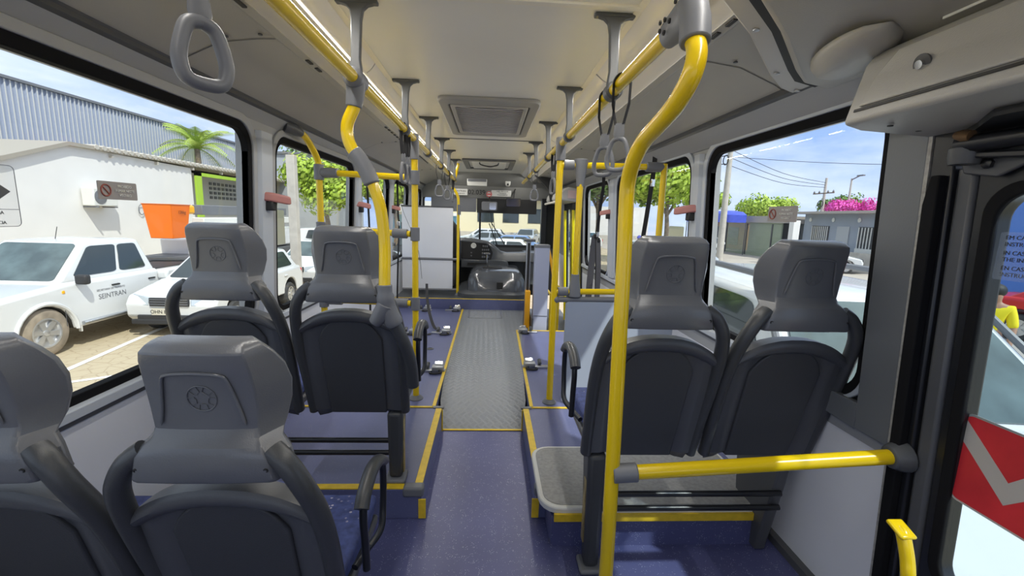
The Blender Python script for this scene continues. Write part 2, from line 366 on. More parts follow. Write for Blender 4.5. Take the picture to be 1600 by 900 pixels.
# sliding-window mullions: the smaller sashes have a slim bar
# pillar covers between the windows
def pillar_cover(s, ya, yb, m='pillar'):
    b = MB(); b.loft([[WX(s, ya, z, .002), WX(s, ya+.02, z, .026), WX(s, yb-.02, z, .026), WX(s, yb, z, .002)] for z in (.84, 1.2, 1.60, 1.86)])
    return struct(b.obj('trim_%d' % (20+int(ya*10)+(100 if s > 0 else 0)), M[m]))
for a, c in ((2.43, 2.585), (4.155, 4.285), (5.535, 5.685)): pillar_cover(-1, a, c)
for a, c in ((2.64, 2.745), (4.50, 4.70)): pillar_cover(1, a, c)
# roof cross-section (right and left) as strips running the whole length
def strip_long(pts, m, name, y0=YB, y1=YF, th=.012, sharp=30, ny=1):
    n = len(pts); b = MB(); rings = []
    for i in range(ny+1):
        y = y0+(y1-y0)*i/ny
        up = [V((x, y, z)) for x, z in pts]; nr = []
        for k in range(n):
            a = V(pts[max(k-1, 0)]); c = V(pts[min(k+1, n-1)]); d = (c-a).normalized(); nr.append(V((-d.y, d.x)))
            if nr[-1].y < 0: nr[-1] = -nr[-1]
        dn = [V((pts[k][0]+nr[k].x*th, y, pts[k][1]+nr[k].y*th)) for k in range(n)]
        rings.append(up+dn[::-1])
    b.loft(rings); return b.obj(name, m, sharp=sharp)
struct(strip_long([(-.60, 2.2), (.535, 2.2)], M['ceil'], 'ceiling'))
arc = lambda a, c, h, n=8: [(a[0]+(c[0]-a[0])*i/n, a[1]+(c[1]-a[1])*i/n+h*math.sin(math.pi*i/n)) for i in range(n+1)]
struct(strip_long(arc((-.640, 2.132), (-.585, 2.2), .006)+[], M['lampcover'], 'trim_7', th=-.006) if 0 else strip_long(arc((-.645, 2.135), (-.592, 2.205), 0, 3), M['cream'], 'trim_7'))
for s, e, c0, c1, c2, c3, c4 in ((-1, .585, .648, .668, .76, 1.165, 1.27), (1, .52, .625, .645, .722, 1.15, 1.29)):
    X = lambda v: s*v
    # ceiling edge moulding, diffuser, cream strip, duct face, cove, wall head
    struct(strip_long([(X(e-.015), 2.196), (X(e+.008), 2.188)], M['cream'], 'trim_%d' % (9+(s > 0))))
    lamp = thing('ceiling_lamp', 'long frosted lamp diffuser running along the %s edge of the white ceiling' % ('left' if s < 0 else 'right'), 'lamp', (0, 0, 0), 0, 'ceiling edge lamps')
    y = YB; k = 0
    while y < 7.6:
        y2 = min(y+1.83, 7.9)
        d = strip_long(arc((X(e+.006), 2.192), (X(c0-.004), 2.140), -.010), M['lampcover'], 'lamp_diffuser', y0=y+.006, y1=y2-.006, th=.004); d.parent = lamp
        ld = bpy.data.lights.new('cabin_fill_light', 'AREA'); ld.shape = 'RECTANGLE'; ld.size = .010; ld.size_y = y2-y-.05; ld.energy = CABIN_FILL_W*(.4 if y < -1 else 1)  # added fill light to brighten the cabin; the real diffusers are unlit
        ld.color = (1, .97, .92)
        lo = bpy.data.objects.new('cabin_fill_light', ld); S.collection.objects.link(lo); lo.location = (X((e+c0)/2-.004), (y+y2)/2, 2.146); lo.rotation_euler = (0, s*math.radians(14), 0); lo.parent = lamp
        y = y2
    struct(strip_long([(X(c0-.006), 2.142), (X(c0+.0), 2.126), (X(c1), 2.122)], M['cream'], 'trim_%d' % (11+(s > 0))))
    struct(strip_long([(X(c1), 2.124), (X(c2-.01), 2.086), (X(c2), 2.076)], M['duct'], 'wall_%s' % ('left' if s < 0 else 'right')))
    struct(strip_long([(X(c2), 2.074), (X(c2+.035), 2.070), (X(c2+.05), 2.078), (X(c2+.12), 2.074), (X(c2+.25), 2.058), (X(c3-.03), 2.0), (X(c3), 1.985)], M['cove'], 'wall_%s' % ('left' if s < 0 else 'right')))
    struct(strip_long([(X(c3-.004), 1.992), (X(c3+.008), 1.978), (X(c3+.004), 1.962), (X(c3+.03), 1.955)], M['dark'], 'trim_%d' % (13+(s > 0))))
    struct(strip_long([(X(c3+.012), 1.968), (X(c3+.05), 1.935), (X(c4-.03), 1.90), (X(c4-.02), 1.885), (X(c4+.01), 1.875), (X(c4+.03), 1.862)], M['wallgrey'], 'wall_%s' % ('left' if s < 0 else 'right')))
    # air slots: runs of black dashes in the duct
    runs = [(-.2, 1.55), (1.98, 2.15), (3.35, 4.35), (4.9, 5.6)] if s < 0 else [(-.2, 1.0), (1.12, 1.85), (4.95, 5.3)]
    for ri, (ya, yb) in enumerate(runs):
        g = thing('air_vent', 'row of short black air slots in the %s cove, %s' % (('left' if s < 0 else 'right'), ['nearest the camera', 'second from the camera', 'third from the camera', 'farthest from the camera'][ri]), 'air vent', (0, 0, 0), 0, 'air vents in the coves')
        y = ya
        while y+.05 < yb:
            MB().box((X(c2+.018), y+.025, 2.0705), (.014, .05, .006)).obj('slot', M['ink'], g); y += .098
    # screws and panel seams of the cove
    for y in (1.78, 4.05, 6.3):
        b = MB()
        def sec(dy): return [V((X(x), y+dy, z-.0015)) for x, z in ((c2+.05, 2.077), (c2+.12, 2.073), (c2+.25, 2.057), (c3-.03, 1.999), (c3, 1.984))]
        b.loft([sec(-.003), sec(.003)], closed=False); struct(b.obj('trim_%d' % (200+int(y*10)+(s > 0)), M['dark']))
        b = MB()
        for q in (.08, .2, .33): b.lathe([(.008, -.004), (.008, 0), (.003, 0)], (X(c2+q), y-.05, 2.072-.12*max(0, q-.1)), n=10)
        struct(b.obj('trim_%d' % (300+int(y*10)+(s > 0)), M['dark']))
# ceiling seams
b = MB().box((-.03, 1.66, 2.196), (1.10, .03, .010)); struct(b.obj('trim_16', M['cream'], bevel=.002))
b = MB().box((-.03, 4.48, 2.198), (1.10, .016, .006)); struct(b.obj('trim_17', M['dark']))
# outer roof skin, rear wall, front header
b = MB().box((0.02, 3.5, 2.32), (2.75, 9.7, .03)); struct(b.obj('ceiling', M['white']))
b = MB().box((0.02, YB-.02, .42), (2.8, .04, .9)); b.box((.02, YB-.02, 2.0), (2.8, .04, .5)); struct(b.obj('wall_rear', M['wallgrey']))
for s in (-1, 1):
    b = MB().box((s*1.33, 3.5, 2.16), (.03, 9.6, .34)); struct(b.obj('wall_%s' % ('left' if s < 0 else 'right'), M['white']))
# front: sloped header from the ceiling down to the windscreen
b = MB(); b.loft([[V((-1.30, y, z)), V((1.32, y, z)), V((1.32, y+.02, z+.01)), V((-1.30, y+.02, z+.01))] for y, z in ((7.7, 2.25), (7.85, 2.16), (8.05, 1.98), (8.09, 1.80), (8.12, 1.76))])
struct(b.obj('wall_front', mat('header grey', (.27, .27, .255), .5), sharp=30))
b = MB().box((-.03, YF, .45), (2.6, .05, .95)); struct(b.obj('wall_front', M['dark']))
t = bpy.data.objects.new('window_20', None); S.collection.objects.link(t); struct(t)
MB().ring2(rrect(-1.30, 1.30, .88, 1.95, .1), rrect(-1.22, .95, .93, 1.80, .08), lambda u, v, d: V((u, YF+d, v)), -.03, .03).obj('window_frame', M['black'], t)
MB().box((-.1, YF+.0, 1.38), (2.3, .006, .95)).obj('window_pane', M['glass'], t)
MB().box((-.19, YF-.02, 1.35), (.035, .03, .9)).obj('window_post', M['black'], t)
# ================================================================== SEATS
ZB = .345
def lean(z): return -(min(z, .93)-ZB)*.27-max(0, z-.93)*.08
def seat_mesh_parts(t, arm=0, leg=0, wallb=0, lz=0, standx=None):
    """t at the foot of the back; rear of the seat faces -y. arm/leg = side sign"""
    P = lambda x, z, r: V((x, lean(z)-r, z))      # r = towards the rear
    # grab frame: runs up the sides, bends in under the head cover
    for s in (-1, 1):
        pts = [P(s*.212, .365, .0), P(s*.218, .55, .004), P(s*.222, .70, .012), P(s*.216, .82, .022), P(s*.198, .905, .030), P(s*.168, .962, .026), P(s*.135, .99, .015)]
        MB().tube(cat_spline(pts, 6), [.024]*37, 14, sq=(1.1, .95), up=(0, 1, 0)).obj('grab_frame', M['tubeg'], t)
    # shell
    top = lambda u: .885-.075*abs(u)**2.4
    def hw(v): return .198+.014*math.sin(v*2.2)
    def prof(u, v):
        e = max(abs(u), 0); r = .020
        if v > .90: r = .022+.016*math.sin(min(1, (v-.90)/.10)*math.pi)
        if e < .80 and v < .90: r = .006+.014*((e-.62)/.18 if e > .62 else 0)
        if v < .06: r -= (.06-v)*.5
        return r
    us = [-1, -.97, -.9, -.84, -.8, -.74, -.68, -.62, -.5, -.3, -.1, .1, .3, .5, .62, .68, .74, .8, .84, .9, .97, 1]
    vs = [0, .03, .06, .2, .35, .5, .65, .78, .86, .895, .90, .915, .93, .95, .97, .985, 1]
    b = MB(); vv = []
    for v in vs:
        for u in us:
            z = ZB+v*(top(u)-ZB)-(.05*max(0, abs(u)-.62) if v < .01 else 0); x = u*hw(v); vv.append(P(x, z, prof(u, v)))
    n = len(us); ff = [(j*n+i, j*n+i+1, (j+1)*n+i+1, (j+1)*n+i) for j in range(len(vs)-1) for i in range(n-1)]
    m0 = len(vv)
    for v in vs:
        for u in us: z = ZB+v*(top(u)-ZB); vv.append(P(u*hw(v), z, -.030))
    ff += [tuple(i+m0 for i in f[::-1]) for f in ff[:]]
    per = [i for i in range(n)]+[j*n+n-1 for j in range(1, len(vs))]+[(len(vs)-1)*n+i for i in range(n-2, -1, -1)]+[j*n for j in range(len(vs)-2, 0, -1)]
    for a, c in zip(per, per[1:]+per[:1]): ff.append((a, a+m0, c+m0, c))
    b.add(vv, ff); b.obj('seat_shell', M['seats'], t, sharp=35)
    # recessed insert
    def ins(u, v):
        w = .128+.010*v; zt = .84-.05*abs(u)**3
        z = ZB+.012+v*(zt-ZB-.012); x = u*w
        if v > .9: x *= 1-.18*((v-.9)/.1)**2
        return x, z
    b = MB(); b.loft([[P(*ins(u, v), q) for u, v in [(-1+2*i/12, 0) for i in range(13)]+[(1, j/10) for j in range(1, 11)]+[(1-2*i/12, 1) for i in range(1, 13)]+[(-1, 1-j/10) for j in range(1, 10)]] for q in (-.01, .017)])
    b.obj('back_insert', M['seatd'], t, bevel=.006, seg=3)
    # head cover
    rows = [(.925, .146, .176, .046), (.935, .145, .178, .050), (.985, .132, .168, .049), (1.008, .118, .144, .040), (1.022, .108, .140, .024), (1.04, .106, .142, .014), (1.085, .108, .152, .014), (1.13, .108, .156, .018), (1.17, .106, .148, .025), (1.20, .103, .134, .031), (1.218, .100, .124, .031), (1.230, .094, .112, .020), (1.237, .084, .098, .002)]
    R = []
    for z, a, w, r in rows:
        wing = float(np.interp(z, [.925, .99, 1.04, 1.10, 1.17, 1.20, 1.218, 1.230, 1.237], [.055, .058, .072, .084, .082, .073, .060, .044, .030]))
        R.append([P(-w, z, r-wing), P(-a-.004, z, r-.005), P(-a+.008, z, r), P(-a*.4, z, r+.004), P(a*.4, z, r+.004), P(a-.008, z, r), P(a+.004, z, r-.005), P(w, z, r-wing), P(w-.012, z, r-wing-.02), P(a*.6, z, -.045), P(-a*.6, z, -.045), P(-w+.012, z, r-wing-.02)])
    h = MB().loft(R).obj('head_cover', M['seat'], t, bevel=.003, sharp=28)
    # trapezoid ridge and round emblem with a five pointed star
    def hr(z):
        for (z0, _, _, r0), (z1, _, _, r1) in zip(rows, rows[1:]):
            if z0 <= z <= z1: return r0+(r1-r0)*(z-z0)/(z1-z0)
        return .02
    H = lambda x, z, o=.0035: P(x, z, hr(z)+.004*(1-min(1, abs(x)/.1)**2)+o)
    pts = [H(-.088, 1.050), H(-.078, 1.10), H(-.066, 1.156), H(-.055, 1.170), H(-.02, 1.175), H(.02, 1.175), H(.055, 1.170), H(.066, 1.156), H(.078, 1.10), H(.088, 1.050)]
    MB().tube(cat_spline(pts, 4), [.0008]+[.0035]*35+[.0008], 8).obj('head_cover_ridge', M['seat'], h)
    b = MB(); c = (.006, 1.115); rr = .030
    b.tube([H(c[0]+rr*math.cos(q), c[1]+rr*math.sin(q), .0015) for q in [2*math.pi*k/28 for k in range(28)]], .0014, 6, loop=True)
    star = []
    for k in range(5):
        a0 = math.pi/2+2*math.pi*k/5
        for rad, da in ((.0125, -.45), (.0235, 0), (.0125, .45)):
            pass
        p = [H(c[0]+r_*math.cos(a0+d), c[1]+r_*math.sin(a0+d), .0012) for r_, d in ((.0295, -.28), (.016, -.18), (.013, -.628))]
        q = [H(c[0]+r_*math.cos(a0+d), c[1]+r_*math.sin(a0+d), .0012) for r_, d in ((.0295, .28), (.016, .18), (.013, .628))]
        b.tube(p, .0011, 5); b.tube(q, .0011, 5)
    b.obj('emblem', M['seat'], h)
    for s in (-1, 1):
        MB().lathe([(.0055, 0), (.0055, .002), (.003, .0025), (.003, .001)], P(s*.134, .958, .047), ax=(0, -1, -.3), n=12).obj('screw', M['ink'], h)
    # cushions
    b = MB(); b.loft([[P(x, z, -.03), P(x, z, -.03-dd)] for x, z, dd in []] or [[V((-.19, .02, .40)), V((.19, .02, .40)), V((.19, .02, .455)), V((-.19, .02, .455))], [V((-.205, .30, .40)), V((.205, .30, .40)), V((.205, .30, .475)), V((-.205, .30, .475))], [V((-.20, .43, .42)), V((.20, .43, .42)), V((.20, .43, .465)), V((-.20, .43, .465))]])
    b.obj('seat_cushion', M['fabric'], t, bevel=.018, seg=3)
    b = MB(); b.loft([[P(-.19, .46, -.035), P(.19, .46, -.035), P(.17, .46, -.075), P(-.17, .46, -.075)], [P(-.19, .75, -.035), P(.19, .75, -.035), P(.17, .75, -.07), P(-.17, .75, -.07)], [P(-.15, .855, -.035), P(.15, .855, -.035), P(.13, .85, -.06), P(-.13, .85, -.06)]])
    b.obj('back_cushion', M['fabric'], t, bevel=.012, seg=3)
    MB().box((0, .20, .385), (.42, .40, .035)).obj('seat_pan', M['dark'], t, bevel=.01)
    if arm:
        s = arm; x = s*.272
        pts = [V((x, .03, .50)), V((x, .02, .60)), V((x, .01, .68)), V((x, .03, .735)), V((x, .08, .755)), V((x, .16, .745)), V((x, .22, .72)), V((x, .235, .66)), V((x, .225, .56)), V((x, .19, .50)), V((x-s*.03, .14, .47)), V((x-s*.05, .08, .46))]
        a = MB().tube(cat_spline(pts, 5), .011, 10).obj('armrest', M['black'], t)
        MB().tube(cat_spline([V((x, -.005, .715)), V((x, .03, .745)), V((x, .10, .765)), V((x, .18, .75)), V((x, .235, .715))], 5), .021, 12, sq=(.8, 1)).obj('armrest_pad', M['tubeg'], a)
    if leg:
        x = leg*.165; zz = -lz
        g = MB().loft([[V((x-.032, -.03, zz+.02)), V((x+.032, -.03, zz+.02)), V((x+.032, .035, zz+.02)), V((x-.032, .035, zz+.02))], [V((x-.038, -.03, .36)), V((x+.038, -.03, .36)), V((x+.038, .09, .36)), V((x-.038, .09, .36))]]).obj('seat_leg', M['tubeg'], t, bevel=.02, seg=3)
        MB().box((x, .0, zz+.012), (.10, .10, .024)).obj('foot_plate', M['grey'], g, bevel=.01)
        MB().box((x+leg*.036, .01, (zz+.36)/2+.0), (.006, .035, .28)).obj('leg_plate', mat('worn yellowed steel', (.45, .36, .16), .4, metal=.6, noise=(20, .4)), g, bevel=.002)
        for z in (.20, .135):
            MB().tube([V((x-leg*.03, .01, z-lz*.2)), V((x-leg*.80, .01, z-lz*.2))], .0125, 12).obj('foot_bar', M['black'], t)
    if wallb:
        s = wallb
        b = MB(); f = lambda u, v, d: V((s*(.12+d), u-.04, v))
        b.prism([(.02, .39), (.36, .39), (.30, .10-lz), (.20, -lz*1.0+.005), (.12, -lz+.005), (.05, .2)], f, 0, .05)
        b.obj('wall_side_bracket', M['dark'], t, bevel=.008)
def seat(label, x, y, z, arm=0, leg=0, wallb=0, lz=0):
    t = thing('bus_chair', label, 'seat', (x, y, z), 0, 'bus seats')
    seat_mesh_parts(t, arm, leg, wallb, lz); return t
LZ = .165
seat('near left aisle bus seat with armrest and round star emblem, closest to the camera', -.605, 1.09, -.062, arm=1, leg=1, lz=-.045)
seat('near left window bus seat, cut off by the left edge of the picture', -1.10, 1.09, -.062, wallb=-1, lz=-.045)
seat('aisle bus seat of the left pair on the raised floor, with leg and armrest', -.600, 1.99, .155, arm=1, leg=1)
seat('window bus seat of the left pair on the raised floor, beside the pillar', -1.095, 1.99, .155, wallb=-1)
seat('aisle bus seat of the right pair, behind the long curved yellow pole', .615, 1.60, LZ, arm=-1, leg=-1, lz=LZ)
seat('window bus seat of the right pair, against the side wall', 1.098, 1.60, LZ, wallb=1, lz=LZ)

# ================================================================== GRAB RAILS
def elbow(b, p, ax, r=.031, L=.09):
    p = V(p); ax = V(ax).normalized(); b.lathe([(r*.8, -L/2-.004), (r, -L/2), (r, L/2), (r*.8, L/2+.004)], p, ax, 18); return b
ZR = 1.93; XL_, XR_ = -.504, .453
rl = thing('overhead_rail', 'long yellow overhead grab rail down the left side of the aisle', 'grab rail', (XL_, 3.4, ZR))
MB().tube([V((0, -4.2, 0)), V((0, 2.9, -.0))], .022, 16).obj('rail_tube', M['yellow'], rl)
rr_ = thing('overhead_rail', 'long yellow overhead grab rail down the right side of the aisle', 'grab rail', (XR_, 3.4, ZR))
MB().tube([V((0, -2.30, 0)), V((0, 2.85, 0))], .022, 16).obj('rail_tube', M['yellow'], rr_)
YS = [1.723, 2.642, 3.576, 4.516, 5.278, 6.104]
for s, X in ((-1, XL_), (1, XR_)):
    for i, y in enumerate(YS):
        if s > 0 and i == 5: continue
        o = thing('ceiling_bracket', '%s T-shaped bracket holding the %s overhead rail from the ceiling' % (['nearest grey', 'second grey', 'third grey', 'fourth grey', 'fifth grey', 'farthest grey'][i], 'left' if s < 0 else 'right'), 'bracket', (X, y, ZR), 0, 'ceiling brackets of the grab rails')
        dx = -s*.010
        MB().lathe([(.026, -.028), (.033, -.022), (.033, .022), (.026, .028)], (0, 0, 0), (0, 1, 0), 20).obj('ring', M['brk'], o)
        st = MB().loft([[V((dx*(k)-w, -d, z)), V((dx*k+w, -d, z)), V((dx*k+w, d, z)), V((dx*k-w, d, z))] for k, w, d, z in ((0, .026, .012, .02), (.3, .017, .011, .07), (.8, .019, .011, .20), (1, .024, .012, .235), (1, .040, .013, .250), (1, .068, .014, .258))]).obj('stem', M['brk'], o, bevel=.004)
        MB().box((dx, 0, .263), (.150, .032, .014)).obj('ceiling_plate', M['brk'], o, bevel=.004)

def hanger(label, X, y, drop=.0, w=.055, yaw=0, size=1, roll=0, thick=1):
    o = thing('strap_handle', label, 'strap handle', (X, y, ZR), 0, 'hanging strap handles')
    o.rotation_euler = (roll, 0, yaw)
    H = -.145-drop
    b = MB()
    for sx in (-1, 1):
        b.tube([V((sx*.014, 0, -.0+H+.0)), V((sx*.030, 0, H+.07)), V((sx*.031, 0, -.005))], .011, 6, sq=(.22, 1), up=(1, 0, 0))
    b.tube([V((.031*math.cos(q), 0, -.005+.034*math.sin(q))) for q in [math.pi*k/10 for k in range(11)]], .011, 6, sq=(.22, 1), up=(0, 0, 1))
    b.obj('strap', M['strap'], o)
    g = size
    loop = [V((0, 0, H-.045*g)), V((.022*g, 0, H-.055*g)), V((.034*g, 0, H-.085*g)), V((.040*g, 0, H-.12*g)), V((.030*g, 0, H-.15*g)), V((0, 0, H-.156*g)), V((-.030*g, 0, H-.15*g)), V((-.040*g, 0, H-.12*g)), V((-.034*g, 0, H-.085*g)), V((-.022*g, 0, H-.055*g))]
    c = cat_spline(loop+[loop[0]], 5)[:-1]
    b = MB(); b.tube(c, .0085*g*thick, 10, loop=True, sq=(1, 1.15)); b.tube([V((0, 0, H+.005)), V((0, 0, H-.03*g)), V((0, 0, H-.052*g))], [.014*g, .017*g, .012*g], 12, sq=(.7, 1.25), up=(0, 1, 0))
    b.obj('handle', M['grey'], o, sharp=60)
    return o
hanger('large grey strap handle hanging close to the camera over the left seats', XL_, .835, drop=-.022, yaw=.95, size=.92, thick=1.55)
hanger('left one of the two grey strap handles beside the second left ceiling bracket', XL_, 2.60, yaw=1.4)
hanger('right one of the two grey strap handles beside the second left ceiling bracket', XL_, 2.74, yaw=1.5)
hanger('grey strap handle in front of the fourth left ceiling bracket', XL_, 4.38, yaw=.2)
hanger('grey strap handle in front of the fifth left ceiling bracket', XL_, 5.15, yaw=.5)
hanger('grey strap handle at the front end of the left overhead rail', XL_, 5.95, yaw=1.4)
hanger('left one of the two grey strap handles beside the nearest right ceiling bracket', XR_, 1.80, yaw=-.65)
hanger('right one of the two grey strap handles, hanging close to the curved yellow pole', XR_, 1.60, yaw=-.65)
hanger('grey strap handle hanging behind the top of the right middle pole', XR_, 3.25, yaw=-1.3)
hanger('grey strap handle near the front end of the right overhead rail', XR_, 4.62, yaw=-.2)

# S-pole on the right, from the ceiling through the rail joint to the floor
t = thing('curved_pole', 'long curved yellow pole in the right foreground running from ceiling joint to the floor', 'pole', (XR_, 1.44, 0))
def P_(y, z, x=0):
    k = 1-.104*min(1, max(0, (1.86-z)/.22))
    return V((XR_*k-XR_+x, y*k-1.44, 1.45+(z-1.45)*k if z > 0 else 0))
MB().tube(cat_spline([P_(1.04, 1.86), P_(1.02, 1.82), P_(1.045, 1.775), P_(1.12, 1.735), P_(1.22, 1.71), P_(1.33, 1.685), P_(1.41, 1.64), P_(1.455, 1.57), P_(1.455, 1.48), P_(1.44, 1.33), P_(1.415, .9), P_(1.40, .6), P_(1.385, .2), P_(1.38, 0)], 7), .0225, 18).obj('pole_tube', M['yellow'], t)
MB().tube([P_(1.06, 1.92), P_(1.10, 2.06, -.02), P_(1.14, 2.2, -.04)], .0225, 16).obj('upper_tube', M['yellow'], t)
j = MB(); j.tube([P_(1.035, 1.85), P_(1.045, 1.90), P_(1.07, 1.95)], .034, 18); j.tube([P_(1.05, 1.925), P_(1.10, 1.93), P_(1.20, 1.93)], [.034, .036, .028], 18, sq=(1.25, .95), up=(0, 0, 1))
jo = j.obj('rail_joint', M['grey'], t, bevel=.004)
for y, z in ((1.09, 1.955), (1.12, 1.925), (1.15, 1.94), (1.15, 1.91), (1.18, 1.925), (1.18, 1.945)):
    MB().lathe([(.006, 0), (.006, .004), (.003, .004), (.003, .002)], P_(y-.01, z, -.033), (-1, 0, 0), 10).obj('screw', M['ink'], jo)
MB().lathe([(.028, 0), (.045, .0), (.045, .01), (.026, .03)], P_(1.38, 0), (0, 0, 1), 18).obj('floor_socket', M['grey'], t)
# crossbar from that pole to the wall behind the right seats
t = thing('crossbar', 'thick yellow crossbar behind the right seat pair, from the curved pole to the side wall', 'crossbar', (.406, 1.247, .665))
x1 = 1.33; y1 = 1.20; dz = .15
A = V((0, 0, -.01)); B_ = V((x1-.406-.03, 1.19-1.247, .085))
MB().tube([A, B_], .023, 16).obj('bar_tube', M['yellow'], t)
MB().tube([A+(B_-A)*.0, A+(B_-A)*.085], .030, 16).obj('end_joint', M['grey'], t, bevel=.004)
MB().tube([A+(B_-A)*.955, A+(B_-A)*.985, A+(B_-A)*1.01], [.034, .046, .05], 18).obj('wall_socket', M['brk'], t, bevel=.004)
# S-pole on the left, from the rail down to the seat frame
t = thing('curved_pole', 'curved yellow pole on the left from the overhead rail down to the aisle seat frame', 'pole', (XL_, 1.723, 0))
k = lambda x, z, y=1.723: V((x-XL_, y-1.723, z))
MB().tube(cat_spline([k(-.505, 1.87), k(-.515, 1.83), k(-.540, 1.77), k(-.535, 1.71), k(-.505, 1.655), k(-.470, 1.60), k(-.440, 1.53), k(-.420, 1.45), k(-.410, 1.33), k(-.406, 1.22, 1.70), k(-.405, 1.16, 1.69)], 7), .0225, 16).obj('pole_tube', M['yellow'], t)
j = MB(); j.lathe([(.026, -.05), (.036, -.04), (.036, .045), (.026, .055)], k(-.504, 1.93), (0, 1, 0), 18); j.tube([k(-.504, 1.93), k(-.506, 1.885), k(-.514, 1.835)], [.036, .033, .029], 16)
j.obj('rail_joint', M['grey'], t, bevel=.003)
MB().tube(cat_spline([k(-.522, 1.675), k(-.500, 1.65), k(-.470, 1.60), k(-.452, 1.555)], 5), [.018]+[.031]*14+[.02], 16).obj('sleeve', M['grey'], t, bevel=.003)
j = MB(); j.tube(cat_spline([k(-.405, 1.175, 1.69), k(-.403, 1.13, 1.69), k(-.395, 1.07, 1.70), k(-.370, 1.01, 1.71)], 4), [.029]*4+[.034]*4+[.036]*4+[.03], 16); j.tube([k(-.400, 1.10, 1.69), k(-.425, 1.05, 1.695), k(-.45, 1.02, 1.70)], [.034, .034, .024], 12)
j.obj('seat_joint', M['grey'], t, bevel=.003)
MB().tube(cat_spline([k(-.378, 1.02, 1.71), k(-.345, .94, 1.73), k(-.322, .84, 1.765), k(-.318, .72, 1.80)], 5), .026, 14).obj('seat_arm_tube', M['tubeg'], t)

# left middle pole with its three crossbars and the pole at the window
YM = 2.95
t = thing('vertical_pole', 'straight yellow pole on the left, from the overhead rail to the raised floor', 'pole', (-.500, YM, 0))
MB().tube([V((0, 0, .155)), V((0, 0, 1.93))], .0215, 16).obj('pole_tube', M['yellow'], t)
MB().tube([V((-.004, 0, 1.80)), V((-.004, 0, 1.96))], .032, 16).obj('rail_joint', M['grey'], t, bevel=.003)
MB().lathe([(.032, 0), (.05, .0), (.05, .006), (.03, .028)], (0, 0, .155), (0, 0, 1), 18).obj('floor_socket', M['grey'], t)
for z in (1.685, 1.318, .845):
    MB().tube([V((0, 0, z-.045)), V((0, 0, z+.045))], .031, 16).obj('crossbar_joint', M['grey'], t, bevel=.003)
def crossbar(label, a, c, j0=.12, j1=.10):
    a, c = V(a), V(c); t = thing('crossbar', label, 'crossbar', a); d = c-a; L = d.length; u = d/L
    MB().tube([V((0, 0, 0)), d], .0205, 16).obj('bar_tube', M['yellow'], t)
    if j0: MB().tube([u*.02, u*j0], .029, 16, sq=(1.1, 1)).obj('end_joint', M['grey'], t, bevel=.004)
    if j1: MB().tube([d-u*j1, d-u*.02], .029, 16, sq=(1.1, 1)).obj('end_joint', M['grey'], t, bevel=.004)
    return t
WLX = -1.14
crossbar('upper yellow crossbar on the left between window pole and aisle pole', (WLX, 3.02, 1.705), (-.53, YM, 1.685), .13, .0)
crossbar('middle yellow crossbar on the left, at the height of the window handles', (WLX, 3.02, 1.33), (-.53, YM, 1.318), .13, .12)
crossbar('lowest yellow crossbar on the left, seen under the head covers', (WLX, 3.02, .845), (-.53, YM, .845), .13, .12)
t = thing('window_pole', 'bent yellow pole at the second left window', 'pole', (WLX, 3.02, 0))
MB().tube(cat_spline([V((0, 0, .155)), V((0, 0, .9)), V((0, 0, 1.5)), V((-.0, 0, 1.72)), V((-.005, -.02, 1.80)), V((-.025, -.12, 1.90)), V((-.04, -.20, 1.925))], 6), .021, 16).obj('pole_tube', M['yellow'], t)
MB().tube([V((-.035, -.17, 1.92)), V((-.06, -.25, 1.935)), V((-.085, -.29, 1.94))], [.026, .034, .036], 16).obj('wall_socket', M['dark'], t, bevel=.003)
for z in (1.705, 1.33, .845): MB().tube([V((0, 0, z-.05)), V((0, 0, z+.05))], .031, 16).obj('crossbar_joint', M['grey'], t, bevel=.003)

# right middle group
t = thing('vertical_pole', 'straight yellow pole on the right, from the overhead rail down to the raised floor', 'pole', (.447, 2.9, 0))
MB().tube([V((0, 0, .155)), V((0, 0, 1.93))], .0225, 16).obj('pole_tube', M['yellow'], t)
MB().tube([V((.0, 0, 1.82)), V((.0, 0, 1.965))], .033, 16).obj('rail_joint', M['grey'], t, bevel=.003)
MB().lathe([(.032, 0), (.05, .0), (.05, .006), (.03, .028)], (0, 0, .155), (0, 0, 1), 18).obj('floor_socket', M['grey'], t)
crossbar('upper yellow crossbar on the right between aisle pole and window pole', (.45, 2.9, 1.795), (1.17, 2.95, 1.81), .09, .14)
crossbar('lower yellow crossbar on the right above the grey bar of the partition', (.45, 2.9, .957), (1.17, 2.92, .965), .09, .0)
t = thing('short_pole', 'short yellow pole between the two right crossbars', 'pole', (.585, 2.9, 0))
MB().tube([V((0, 0, .95)), V((0, 0, 1.80))], .0215, 16).obj('pole_tube', M['yellow'], t)
MB().tube([V((0, 0, 1.66)), V((0, 0, 1.70)), V((0, 0, 1.78)), V((0, 0, 1.835))], [.026, .028, .040, .046], 16, sq=(.8, 1)).obj('top_joint', M['grey'], t, bevel=.003)
MB().tube([V((0, 0, .925)), V((0, 0, .97)), V((0, 0, 1.03)), V((0, 0, 1.08))], [.046, .042, .032, .028], 16, sq=(.8, 1)).obj('bottom_joint', M['grey'], t, bevel=.003)
t = thing('window_pole', 'slim yellow pole at the second right window with a stub to the wall', 'pole', (1.155, 2.94, 0))
MB().tube([V((0, 0, .155)), V((0, 0, 1.83))], .021, 16).obj('pole_tube', M['yellow'], t)
MB().tube([V((0, 0, .775)), V((.14, .0, .78))], .021, 12).obj('wall_stub', M['yellow'], t)
MB().tube([V((-.02, 0, .775)), V((.06, 0, .775))], .030, 14).obj('stub_joint', M['grey'], t, bevel=.003)
MB().lathe([(.022, -.02), (.04, 0), (.042, .02)], (.145, 0, .78), (1, 0, 0), 16).obj('wall_socket', M['brk'], t)
